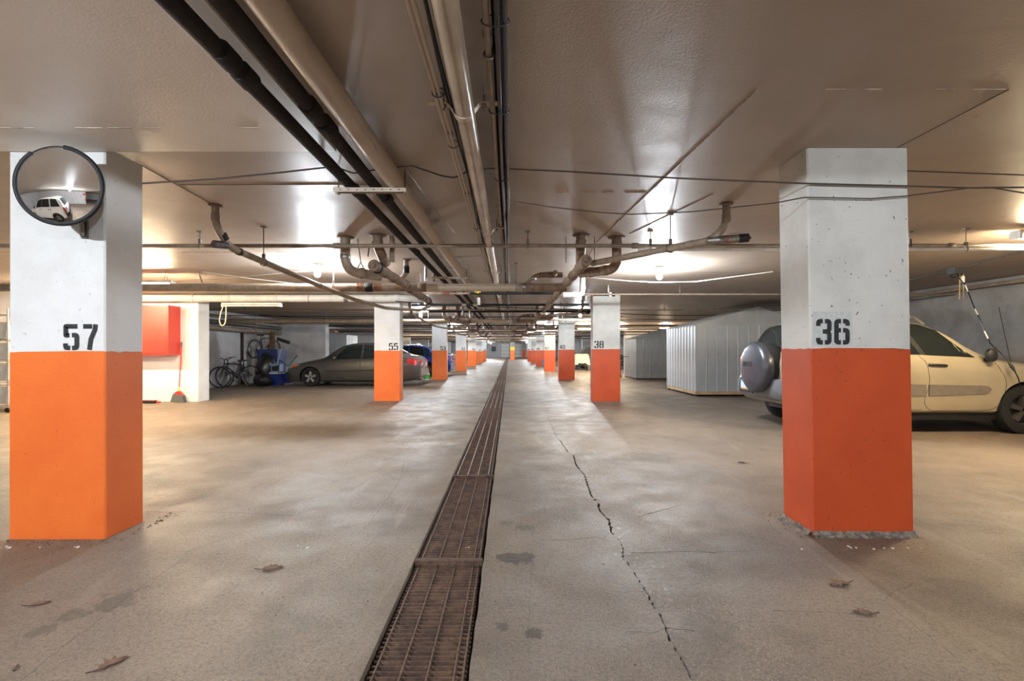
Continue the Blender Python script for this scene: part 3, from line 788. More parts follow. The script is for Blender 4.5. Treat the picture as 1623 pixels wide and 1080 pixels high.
    # cluster toward pillar 38 side
    lp = pipe('drain_branch', 'long cast iron drain pipe with clean-out cap on the shed side, %s' % near, [c(.85, 5.28, 2.2), c(.85, 11.6, 2.205)], .058, PIPE_R, seg=18,
              couplings=[(c(.85, q, 2.2), (0, 1, 0), .067, .09, PIPE_R, 'hub') for q in (5.45, 5.7, 6.3, 6.9, 7.35, 8.2, 9.0, 9.8, 10.6)])
    MB().lathe([(.066, -.03), (.068, .0), (.06, .02), (.03, .022), (.028, .022), (.026, .045), (.0, .047)], 20, R, c(.85, 5.25, 2.2)).build('cleanout_cap', PIPE_R, lp, org=lp.location)
    o = pipe('drain_riser', 'straight riser above the clean-out cap on the shed side, %s' % near, [c(.81, 5.34, CEIL), c(.81, 5.38, 2.35), c(.84, 5.6, 2.25)], .056, PIPE_R, rad=.1, seg=18, couplings=[(c(.81, 5.34, 2.42), (0, 0, 1), .062, .05, PIPE_R, 'hub')])
    collar(c(.81, 5.34, CEIL), .056, o, o.location)
    for dx in (-.16, .07, .17):
        MB().tube([c(.81 + dx, 5.45, CEIL), c(.81 + dx, 5.45, 2.21)], .005, 6).build('hanger_rod', RODM, o, org=o.location)
    o = pipe('drain_riser', 'rust stained riser with elbow on the shed side, %s' % near, [c(1.235, 5.45, CEIL), c(1.235, 5.45, 2.14), c(.90, 5.95, 2.17)], .056, PIPE_R, rad=.14, seg=18,
             couplings=[(c(1.235, 5.45, 2.42), (0, 0, 1), .063, .06, PIPE_R, 'hub'), (c(1.13, 5.61, 2.15), (-.33, .5, .03), .063, .07, PIPE_T, 'coupling'), (c(1.0, 5.8, 2.16), (-.33, .5, .03), .064, .06, PIPE_R, 'hub')])
    collar(c(1.235, 5.45, CEIL), .056, o, o.location)
    o = pipe('branch_drain', 'slanting drain branch from its own riser to the shed-side clean-out, %s' % near, [c(1.925, 4.2, CEIL), c(1.925, 4.2, 2.31), c(1.79, 4.22, 2.18), c(.95, 5.42, 2.2)], .034, PIPE_T, rad=.09, seg=14,
             couplings=[(c(1.925, 4.2, 2.37), (0, 0, 1), .039, .07, PIPE_T, 'coupling'), (c(1.68, 4.38, 2.183), (-.84, 1.2, .02), .038, .07, PIPE_T, 'coupling')], hangers=[c(1.55, 4.56, 2.186) + ('y',)])
    collar(c(1.925, 4.2, CEIL), .034, o, o.location)
    MB().tube([c(1.76, 4.22, 2.178), c(2.05, 4.17, 2.19)], .036, 14).build('cleanout_stub', STEEL, o, org=o.location)
    for q in range(4): MB().tube([c(1.92 + .024 * q, 4.192, 2.185 + .001 * q), c(1.928 + .024 * q, 4.191, 2.185 + .001 * q)], .038, 14).build('red_band', REDB, o, org=o.location)
    MB().tube([c(2.02, 4.175, 2.189), c(2.10, 4.16, 2.192)], .038, 14).lathe([(.012, 0), (.012, .02)], 4, Matrix.Rotation(math.pi / 2, 3, 'Y'), c(2.10, 4.16, 2.192)).build('black_plug', RUBBER, o, org=o.location)
    o = pipe('looped_drain', 'tan pipe looping up from the crossing main to the long drain, %s' % near, [c(.26, 7.12, 2.19), c(.42, 7.14, 2.345), c(.80, 7.16, 2.345)], .042, PIPE_R, rad=.12, seg=14,
             couplings=[(c(.36, 7.13, 2.285), (.16, 0, .155), .047, .05, STEEL, 'steel_clamp'), (c(.62, 7.15, 2.345), (1, 0, 0), .048, .07, PIPE_R, 'hub')])
    MB().tube([c(.68, 7.12, 2.345), c(.68, 7.02, 2.365)], .035, 14).build('cleanout_plug', PIPE_T, o, org=o.location)
    o = pipe('white_riser', 'white plastic riser with elbow joining the long drain, %s' % near, [c(1.28, 8.3, CEIL), c(1.28, 8.3, 2.18), c(.95, 8.35, 2.18)], .05, PIPE_PVC, rad=.09, seg=16,
             couplings=[(c(1.28, 8.3, 2.30), (0, 0, 1), .057, .06, PIPE_PVC, 'socket'), (c(1.13, 8.33, 2.18), (1, 0, 0), .057, .06, PIPE_PVC, 'socket')])
    o = pipe('sprinkler_valve', 'pale pipe stub with black valve and red ring, %s' % near, [c(1.3, 9.5, 2.325), c(1.62, 9.5, 2.325)], .028, PIPE_PVC, seg=12,
             couplings=[(c(1.66, 9.5, 2.325), (1, 0, 0), .031, .05, REDB, 'red_ring'), (c(1.85, 9.5, 2.325), (1, 0, 0), .028, .34, RUBBER, 'valve_body'), (c(2.02, 9.5, 2.325), (1, 0, 0), .05, .05, PIPE_PVC, 'flange'), (c(2.09, 9.5, 2.325), (1, 0, 0), .038, .06, RUBBER, 'end_fitting')])
    MB().tube([c(1.98, 9.5, CEIL), c(1.98, 9.5, 2.36)], .03, 12).build('drop_pipe', STEEL, o, org=o.location)
    ob = pipe('storm_pipe', 'wide white storm pipe under the slab in front of the pillar top, %s' % near, [(XL + .01 if dy == 0 else -7.4, 10.9 + dy, 2.40), c(-2.5, 10.9, 2.405), c(-2.2, 11.0, 2.40), c(-1.95, 11.6, 2.36)] if dy == 0 else [c(-7.4, 10.9, 2.40), c(-2.5, 10.9, 2.405), c(-2.2, 11.0, 2.40), c(-1.95, 11.6, 2.36)], .083, PIPE_PVC, rad=.2, seg=18,
              couplings=[(c(-7.3, 10.9, 2.40), (1, 0, 0), .09, .14, PIPE_PVC, 'socket'), (c(-3.75, 10.9, 2.405), (1, 0, 0), .09, .1, STEEL, 'steel_clamp'), (c(-2.6, 10.9, 2.405), (1, 0, 0), .092, .12, PIPE_PVC, 'socket')], hangers=[c(-7.25, 10.9, 2.40), c(-4.6, 10.9, 2.40)])


for k in range(4): riser_cluster(BAY * k, BAYW[k] + ' bay', '')

# --- dark pipes crossing beyond the main
o = pipe('black_pipe', 'black steel pipe crossing just beyond the tan drain main', [(-.75, 9.0, 2.29), (1.0, 9.0, 2.29)], .026, RUBBER, seg=12)
MB().tube([(-1.7, 9.0, 2.29), (-.75, 9.0, 2.29)], .022, 10).build('rusty_length', PIPE_R, o, org=o.location)
for x in (-1.45, -1.2, -.95): MB().tube([(x - .06, 9., 2.29), (x + .06, 9., 2.29)], .032, 10).build('fitting', M('dull_red_fitting', sl((112, 52, 44)), rough=.6) if x == -1.2 else PIPE_R, o, org=o.location)
MB().box((-.6, 8.965, 2.31), (.12, .02, .02)).box((-.6, 8.98, 2.30), (.03, .03, .03)).build('valve_handle', M('yellow_handle', sl((220, 180, 40)), rough=.4), o, smooth=False, org=o.location)
pipe('black_pipe', 'lower black pipe crossing in front of pillar 55', [(-2.15, 10.4, 2.20), (1.75, 10.4, 2.21)], .026, RUBBER, seg=12, couplings=[((-1.0, 10.4, 2.20), (1, 0, 0), .034, .1, PIPE_T, 'coupling'), ((-.75, 10.4, 2.20), (1, 0, 0), .034, .1, PIPE_T, 'coupling')], hangers=[(-1.1, 10.4, 2.2), (1.2, 10.4, 2.21)])
for n, (yy, zz, xa, xb) in enumerate(((12.9, 2.26, -2.2, 2.4), (15.8, 2.22, -9.4, 8.6), (19.9, 2.25, -9.4, 8.6), (22.5, 2.2, -9.4, 8.6), (26.3, 2.22, -9.4, 8.6), (30.6, 2.26, -9.4, 8.6), (33.2, 2.22, -9.4, 8.6), (41, 2.25, -9.4, 8.6))):
    pipe('dark_pipe', 'dark pipe crossing overhead, %s dark one beyond the crossing with pillar 55' % words[n], [(xa, yy, zz), (xb, yy, zz + .01)], .028, RUBBER if n % 2 == 0 else PIPE_R, seg=10, hangers=[(x, yy, zz + .005) for x in (-1.8, 1.4)])
for n, (x0, y0, x1, y1, z, dr) in enumerate(((-2.6, 10.75, 2.6, 12.8, 2.26, .05), (-9.3, 14.1, 3.5, 14.6, 2.20, .04), (1.6, 14.5, 8.6, 16, 2.40, .12), (-9, 17, -3, 18.2, 2.42, .1), (-8.5, 21, 2.4, 21.5, 2.22, .04), (2.4, 18, 8.5, 19, 2.4, .12))):
    pipe('overhead_cable', 'black cable drooping under the slab, %s counted away from pillar 55' % words[n], sag((x0, y0, z + .06), (x1, y1, z + .06), dr), .012, RUBBER, seg=6, cat='cable', rad=.001)
# hanging paper tags and the white cylinder
TAG = M('white_tag', sl((224, 222, 216)), rough=.6)
for (px, py, d, w_, h_, lb) in ((759, 478, 8.99, .055, .14, 'white tag hanging below the yellow valve handle'), (733, 497, 12.3, .03, .12, 'small white tag with a blue tip hanging over the drive'), (744, 496, 12.3, .02, .09, 'tiny white tag beside the blue tipped one'), (674, 477, 9.3, .055, .14, 'white canister hanging near pillar 55')):
    p = at(px, py, d); t = thing('hanging_tag' if 'tag' in lb else 'hanging_canister', lb, 'tag' if 'tag' in lb else 'canister', p)
    if 'canister' in lb: MB().lathe([(.0, -.07), (.025, -.07), (.027, -.06), (.027, .06), (.02, .07), (.0, .07)], 14).build('canister_body', TAG, t)
    else:
        MB().box((0, 0, 0), (w_, .004, h_)).build('card', TAG, t, smooth=False)
        if 'blue' in lb and 'tiny' not in lb: MB().box((0, 0, h_ / 2 + .02), (.02, .006, .04)).build('blue_tip', M('blue_clip', sl((30, 110, 190)), rough=.4), t, smooth=False)
    MB().tube([(0, 0, h_ / 2), (0, 0, CEIL - p.z if d > 9.1 else 2.275 - p.z)], .003, 5).build('string', RODM, t)

# --- overhead wires
def wire(name, label, pts, r=.005, mat=GLOSSBLACK):
    return pipe(name, label, pts, r, mat, seg=6, cat='wire', rad=.02)


WIREM = M('brown_wire', sl((74, 62, 54)), rough=.5)
wa = [at(226, 291, 2.99), at(340, 284, 3.0), at(450, 273, 3.1), at(530, 264, 3.3), at(560, 275, 3.4), at(590, 270, 3.4), at(650, 262, 3.35), at(680, 272, 3.35), at(700, 279, 3.3), at(720, 282, 3.3), at(745, 270, 3.3), at(775, 267, 3.3), at(810, 268, 3.2), at(900, 272, 3.1), at(1080, 283, 3.04), at(1228, 289, 3.03), at(1275, 291, 3.03), at(1434, 295, 3.03), at(1530, 298, 3.0), at(1650, 297, 3.0)]
wire('slung_wire', 'dark wire slung from pillar 57 across to pillar 36', wa, .0055, WIREM)
wire('slung_wire', 'thin black wire drooping in front of pillar 36 below the upper one', [at(803, 317, 3.3), at(870, 328, 3.3), at(950, 337, 3.25), at(1000, 340, 3.2), at(1095, 336, 3.1), at(1228, 322, 3.03), at(1275, 313, 3.03), at(1330, 314, 3.03), at(1380, 315, 3.03), at(1434, 311, 3.03), at(1530, 299, 3.0)], .004, WIREM)
wire('slung_wire', 'short taut wire leaving the far side of pillar 36 toward the wall', [at(1436, 271, 3.2), at(1660, 279, 3.2)], .0045, WIREM)
wire('slung_wire', 'branch wire drooping away where two wires meet past pillar 36', [at(1575, 298, 3.0), at(1640, 309, 3.0)], .0045, WIREM)
wire('slung_wire', 'pale cable sagging under the lamp near the sheds', [at(930, 440, 7.6), at(1000, 446, 7.5), at(1041, 448, 7.4), at(1100, 447, 7.2), at(1225, 431, 6.4)], .008, PIPE_PVC)
wire('slung_wire', 'thin wire from the lit tube towards the lamp on the cabinet side', [at(273, 447, 7.8), at(355, 441, 7.6), at(450, 433, 7.3), at(508, 428, 7.1)], .005, FIX)
wire('slung_wire', 'thin wire from the ceiling hook near the cabinet', [at(321, 431, 7.8), at(400, 442, 7.9), at(470, 450, 8.)], .004, FIX)
o = wire('ceiling_hook', 'short looped cord hanging from a ceiling hook near the lit tube', [at(316, 429, 7.8), at(316, 436, 7.8), at(319, 446, 7.8), at(321, 449, 7.8), at(319, 441, 7.8), at(317, 436, 7.8)], .006, STEEL)

# ------------------------------------------------------------------ lamps
LED_HI = emit('bright_led_bulb', LED_COL, LED_L * 1.6)


def lamp(x, y, label, group=None, chain=False, bulb=None):
    t = thing('ceiling_lamp', label, 'lamp', (x, y, CEIL), 0, group)
    MB().lathe([(.0, 0), (.075, 0), (.078, -.012), (.074, -.035), (.06, -.04), (.0, -.04)], 20).build('junction_box', FIX, t)
    MB().lathe([(.04, -.04), (.045, -.06), (.032, -.085), (.028, -.09), (.0, -.09)], 16).build('lamp_holder', PIPE_PVC, t)
    MB().lathe([(.0, -.092), (.018, -.092), (.022, -.11), (.036, -.135), (.042, -.16), (.036, -.187), (.02, -.203), (.0, -.207)], 16).build('bulb', bulb or LED, t)
    if chain: MB().tube([(.05, -.02, -.06), (.05, -.02, -.42)], .004, 6).lathe([(.0, -.45), (.008, -.44), (.008, -.42), (0, -.41)], 8, None, (.05, -.02, 0)).build('pull_chain', PIPE_PVC, t)
    return t


for k in range(-1, 9):  # lamps of the last two bays are added to brighten the far wall
    y = 7.2 + BAY * k
    la = 'behind the viewer' if k < 0 else 'in the %s bay' % BAYW[k]; ra = la
    lamp(-2.88, y - .1, 'bare bulb lamp on the slab ' + la + ' on the mirror pillar side', chain=(k == 1), bulb=LED_HI if k < 0 else None)
    lamp(2.33, y + .15 - (1.6 if k < 0 else 0), 'bare bulb lamp on the slab ' + ra + ' on the beige car side')  # the unseen one behind the viewer is added to light the near pillar front
lamp(-1.2, 57, 'bare bulb lamp before the far garage doors')


def tube_light(x, y, z, L, label, lit=True, cord=False):
    t = thing('tube_light', label, 'light fixture', (x, y, z))
    MB().prism([(-.06, 0), (-.05, .045), (.05, .045), (.06, 0)], 0, -L / 2, L / 2).build('fixture_body', FIX, t, smooth=False)
    for dy in (-.03, .03): MB().tube([(-L / 2 + .03, dy, -.02), (L / 2 - .03, dy, -.02)], .015, 10).build('tube', TUBE if lit else TUBE_OFF, t)
    for s_ in (-1, 1): MB().box((s_ * (L / 2 - .012), 0, -.018), (.03, .11, .05)).build('tube_socket', FIX, t, smooth=False)
    for s_ in (-.8, .8):
        if CEIL - z > .06: MB().tube([(s_ * L / 2 - .03, 0, .045), (s_ * L / 2, 0, CEIL - z)], .003, 5).tube([(s_ * L / 2 + .03, 0, .045), (s_ * L / 2, 0, CEIL - z)], .003, 5).build('hang_wire', RODM, t)
    if cord: MB().tube(rounded([(-L / 2 + .03, -.02, .0), (-L / 2 - .02, -.03, -.15), (-L / 2 - .06, -.03, -.35), (-L / 2 - .0, -.03, -.46), (-L / 2 + .07, -.03, -.40), (-L / 2 + .09, -.03, -.2), (-L / 2 + .08, -.02, .0)], .09), .011, 8).build('power_cord', M('cream_cord', sl((222, 208, 176)), rough=.5), t)
    return t


tube_light(-6.15, 7.8, 2.31, 1.22, 'lit fluorescent tube fixture hung before the red cabinet')
tube_light(-5.47, 10.05, 2.17, 1.24, 'unlit tube fixture with a looped cream cord near the white wall stub', lit=False, cord=True)
tube_light(5.95, 5.0, 2.42, 1.22, 'lit fluorescent tube fixture above the beige car')
tube_light(4.15, 24.6, 2.34, 1.22, 'lit tube fixture glowing between pillars 40 and 38')
tube_light(5.6, 24.6, 2.34, 1.0, 'lit tube fixture glowing past pillar 38 over the smaller shed')
tube_light(7.9, 24.0, 2.36, .6, 'short lit tube fixture over the back of the smaller shed')
tube_light(-6.5, 32.5, 2.34, 1.22, 'distant lit tube fixture glimpsed between pillars 53 and 51')
tube_light(-8.6, 9.3, 2.40, 1.22, 'lit tube fixture over the wire shelving')

#PART2
# ------------------------------------------------------------------ convex mirror on pillar 57
def convex_mirror():
    a, RC = .222, .52
    C = at(94.3, 294.1, 2.75); n = Vector((.17, -1, -.036)).normalized()
    t = thing('convex_mirror', 'round convex safety mirror with black rubber rim on pillar 57', 'mirror', C)
    Rm = n.to_track_quat('Z', 'Y').to_matrix()
    h0 = math.sqrt(RC * RC - a * a); prof = []
    for i in range(25):
        r = a * i / 24; prof.append((r, math.sqrt(RC * RC - r * r) - h0))
    k = NT('mirror_glass'); k.b.inputs['Base Color'].default_value = (.86, .86, .87, 1); k.b.inputs['Metallic'].default_value = 1; k.b.inputs['Roughness'].default_value = .015
    co = k.n('ShaderNodeTexCoord').outputs['Object']; k.bump(k.noise(co, 8, 2), .012, .002)
    MB().lathe(prof[::-1] + [], 64, Rm).build('mirror_face', k.m, t, angle=60)
    MB().lathe([(a, -.004), (a + .004, -.012), (a - .02, -.03), (0, -.045)], 48, Rm).build('back_shell', RUBBER, t)
    q = [Rm @ Vector((a * math.cos(b), a * math.sin(b), 0)) for b in np.linspace(0, 2 * math.pi, 97)[:-1]]
    MB().tube(q, .004, 8, closed=True).build('bare_rim', RUBBER, t)
    # rubber edging missing near the top
    up = [i for i, p in enumerate(q)]
    tops = sorted(up, key=lambda i: -q[i].z)[0]
    seq = [q[(tops + 2 + i) % 96] for i in range(0, 85)] if q[(tops + 5) % 96].x > q[tops].x else [q[(tops - 2 - i) % 96] for i in range(0, 85)]
    MB().tube(seq, .0125, 10).build('rubber_rim', RUBBER, t)
    # bracket
    b = MB(); b.tube(rounded([(0, 0.03, 0), (-.03, .12, -.03), (-.08, .225, -.10), (-.08, .238, -.235)], .04), .014, 10)
    b.box((-.08, .252, -.19), (.04, .012, .12))
    b.build('bracket', STEEL, t)


convex_mirror()


# ------------------------------------------------------------------ cars
def paint(name, c, metal=.3, rough=.32):
    k = NT(name); co = k.n('ShaderNodeTexCoord').outputs['Object']
    k.l(k.mix(k.ramp(k.noise(co, 3, 5), .35, .7), c, tuple(v * .9 for v in c)), k.b.inputs['Base Color'])
    k.b.inputs['Metallic'].default_value = metal; k.b.inputs['Roughness'].default_value = rough
    k.b.inputs['Coat Weight'].default_value = .6; k.b.inputs['Coat Roughness'].default_value = .08
    return k.m


GLASS = M('tinted_car_glass', sl((30, 36, 36)), sl((24, 30, 30)), rough=.06, spec=.8)
TRIM = M('black_car_trim', sl((30, 30, 31)), rough=.5)
TIRE = M('tyre_rubber', sl((34, 33, 32)), sl((26, 25, 25)), scale=40, rough=.85, bump=.2)
ALLOY = M('alloy_wheel', sl((200, 198, 196)), sl((170, 168, 166)), rough=.3, metal=.75)
REDL = M('red_tail_lens', sl((200, 26, 30)), sl((150, 16, 22)), scale=30, rough=.12, coat=.5)
AMBER = M('amber_lens', sl((236, 120, 40)), rough=.15, coat=.5)
CLEARL = M('clear_lens', sl((190, 190, 186)), sl((120, 120, 120)), scale=30, rough=.1, coat=.5)
CHROME = M('chrome_trim', sl((210, 210, 210)), rough=.12, metal=1.)


class Car:
    def __init__(s, st):
        s.st = np.array(st, float); s.L = s.st[-1, 0]

    def par(s, u):
        """smooth (monotone cubic) interpolation of the station table"""
        x = s.st[:, 0]; i = int(np.clip(np.searchsorted(x, u) - 1, 0, len(x) - 2)); h = x[i + 1] - x[i]; t = (u - x[i]) / h
        out = []
        for c in range(1, s.st.shape[1]):
            y = s.st[:, c]
            def slope(j):
                if j <= 0 or j >= len(x) - 1:
                    j2 = min(max(j, 0), len(x) - 1); k_ = 0 if j2 == 0 else len(x) - 2
                    return (y[k_ + 1] - y[k_]) / (x[k_ + 1] - x[k_])
                a = (y[j] - y[j - 1]) / (x[j] - x[j - 1]); b = (y[j + 1] - y[j]) / (x[j + 1] - x[j])
                return 0 if a * b <= 0 else 2 * a * b / (a + b)
            m0, m1 = slope(i) * h, slope(i + 1) * h
            out.append((2 * t ** 3 - 3 * t * t + 1) * y[i] + (t ** 3 - 2 * t * t + t) * m0 + (-2 * t ** 3 + 3 * t * t) * y[i + 1] + (t ** 3 - t * t) * m1)
        return out

    def half(s, u):
        zl, zb, zt, wt, wb = s.par(u); k = min(1, max(.12, (zt - zb) / .22))
        return [(0, zt), (.5 * wt, zt - .010 * k), (.82 * wt, zt - .026 * k), (wt, zt - .075 * k), (wb - .012, zb), (wb + .010, zb - .05), (wb + .022, zb * .6 + zl * .4), (wb + .012, zl + .16), (wb - .02, zl + .03), (wb - .07, zl), (0, zl)]

    def yside(s, u, z):
        p = s.half(u)[3:10]
        for a, b in zip(p[:-1], p[1:]):
            if b[1] <= z <= a[1]:
                return a[0] + (b[0] - a[0]) * ((a[1] - z) / max(1e-6, a[1] - b[1]))
        return p[0][0] if z > p[0][1] else p[-1][0]

    def X(s, u): return s.L / 2 - u

    def body(s, mat, wheels, rad, inner=TRIM):
        us = sorted(set(list(np.linspace(0, s.L, 46)) + list(s.st[:, 0]))); mb = MB(); rows = []
        for u in us:
            h = s.half(u); full = [(-y, z) for y, z in h[::-1]][:-1] + [(y, z) for y, z in h]
            full = full[:-1] if abs(full[0][0]) < 1e-9 else full
            rows.append([(s.X(u), y, z) for y, z in full])
        n = len(rows[0]); fs = []
        for i in range(len(rows) - 1):
            for k in range(n):
                fs.append((i * n + k, i * n + (k + 1) % n, (i + 1) * n + (k + 1) % n, (i + 1) * n + k))
        fs += [tuple(range(n)), tuple(reversed(range((len(rows) - 1) * n, len(rows) * n)))]
        mb.add([p for r in rows for p in r], fs)
        me = mb.mesh('body', [mat, inner], True, angle=32)
        ob = bpy.data.objects.new('tmp', me); COL.objects.link(ob)
        R = Matrix.Rotation(math.pi / 2, 3, 'X'); cut = MB()
        for u in wheels:
            for sd in (-1, 1):
                cut.lathe([(rad, -.22), (rad, .22)], 28, R, (s.X(u), sd * .82, rad * .9), mi=1)
        cme = cut.mesh('cut', [inner, inner], False); cme.polygons.foreach_set('material_index', [1] * len(cme.polygons))
        co = bpy.data.objects.new('cut', cme); COL.objects.link(co)
        md = ob.modifiers.new('b', 'BOOLEAN'); md.object = co; md.operation = 'DIFFERENCE'; md.solver = 'EXACT'
        dg = bpy.context.evaluated_depsgraph_get(); me2 = bpy.data.meshes.new_from_object(ob.evaluated_get(dg))
        bpy.data.objects.remove(ob); bpy.data.objects.remove(co)
        if len(me2.polygons) < 50: me2 = me
        me2.name = 'body'
        return me2

    def patch(s, lo, hi, side, off=.005, n=14, m=5):
        """strip on the flank between two (u, z) lines"""
        lo, hi = sorted(lo), sorted(hi); rows = []
        for i in range(n + 1):
            t = i / n
            a = (lo[0][0] + (lo[-1][0] - lo[0][0]) * t); b = (hi[0][0] + (hi[-1][0] - hi[0][0]) * t)
            za = float(np.interp(a, [q[0] for q in lo], [q[1] for q in lo])); zb = float(np.interp(b, [q[0] for q in hi], [q[1] for q in hi]))
            rows.append([(s.X(a + (b - a) * k / m), side * (s.yside(a + (b - a) * k / m, za + (zb - za) * k / m) + off), za + (zb - za) * k / m) for k in range(m + 1)])
        back = [[(p[0], p[1] - side * (off + .012), p[2]) for p in r] for r in rows]
        mb = MB(); mb.grid(rows)
        mb.grid([rows[0], back[0]]); mb.grid([rows[-1], back[-1]]); mb.grid([[r[0] for r in rows], [r[0] for r in back]]); mb.grid([[r[-1] for r in rows], [r[-1] for r in back]])
        return mb

    def seam(s, pts, side, wd=.006):
        mb = MB(); q = []
        pts = [(v.x, v.y) for v in rounded([(a, b, 0) for a, b in pts], .12, 5)]
        for a, b in zip(pts[:-1], pts[1:]):
            for i in range(6):
                t = i / 6; u = a[0] + (b[0] - a[0]) * t; z = a[1] + (b[1] - a[1]) * t; q.append((s.X(u), side * (s.yside(u, z) + .0), z))
        u, z = pts[-1]; q.append((s.X(u), side * s.yside(u, z), z))
        return mb.tube(q, wd / 2, 5)

    def top(s, u0, u1, frac0, frac1, off=.007):
        """pane over the top between two stations (windscreen, rear window)"""
        rows = []
        for i in range(9):
            u = u0 + (u1 - u0) * i / 8; h = s.half(u)[:4]; f = frac0 + (frac1 - frac0) * i / 8
            ys = np.array([p[0] for p in h]); zs = np.array([p[1] for p in h]); w_ = ys[-1] * f
            rows.append([(s.X(u), y, float(np.interp(abs(y), ys, zs)) + off) for y in np.linspace(-w_, w_, 13)])
        return MB().grid(rows)


def wheel_mesh(r, wd, spokes, rimr):
    R = Matrix.Rotation(math.pi / 2, 3, 'X')
    h = wd / 2
    ty = MB().lathe([(rimr, -h * .9), (r - .05, -h), (r - .015, -h * .9), (r, -h * .6), (r, h * .6), (r - .015, h * .9), (r - .05, h), (rimr, h * .9), (rimr - .02, h * .5), (rimr - .02, -h * .5), (rimr, -h * .9)], 40, R)
    rm = MB(); rm.lathe([(rimr, -h * .92), (rimr - .018, -h * .97), (rimr - .03, -h * .75), (rimr - .035, h * .3), (0, h * .3), (0, h * .28)], 36, R, mi=0)
    sp = MB()
    for q in range(spokes):
        a = 2 * math.pi * q / spokes + .3
        c, s_ = math.cos(a), math.sin(a); w_ = .032 if spokes < 8 else .014
        pts = [Vector((c * .03, 0, s_ * .03)), Vector((c * (rimr - .02), 0, s_ * (rimr - .02)))]
        t = Vector((-s_, 0, c)); vs = []
        for p, ww in zip(pts, (w_ * .8, w_ * 1.15)):
            for sgn in (-1, 1):
                for y in (-h * .86, -h * .2): vs.append(p + t * sgn * ww + Vector((0, y, 0)))
        sp.add(vs, [(0, 1, 3, 2), (4, 6, 7, 5), (0, 2, 6, 4), (1, 5, 7, 3), (0, 4, 5, 1), (2, 3, 7, 6)])
    sp.lathe([(.055, h * .1), (.055, -h * .86), (.03, -h * .9), (0, -h * .9)][::-1], 16, R)
    return ty, rm, sp


def add_wheels(t, car, wheels, r, wd, spokes, rimr, track, dark=False):
    ty, rm, sp = wheel_mesh(r, wd, spokes, rimr)
    tm = ty.mesh('wheel', TIRE); rme = rm.mesh('rim_barrel', TRIM); sm = sp.mesh('spokes', M('dusty_dark_hub', sl((64, 60, 56)), rough=.6) if dark else ALLOY, smooth=False)
    for u in wheels:
        for sd in (-1, 1):
            wv = link('wheel', tm, t, (car.X(u), sd * track, r), (0, 0, 0 if sd < 0 else math.pi))
            link('rim', rme, wv); link('spokes', sm, wv)


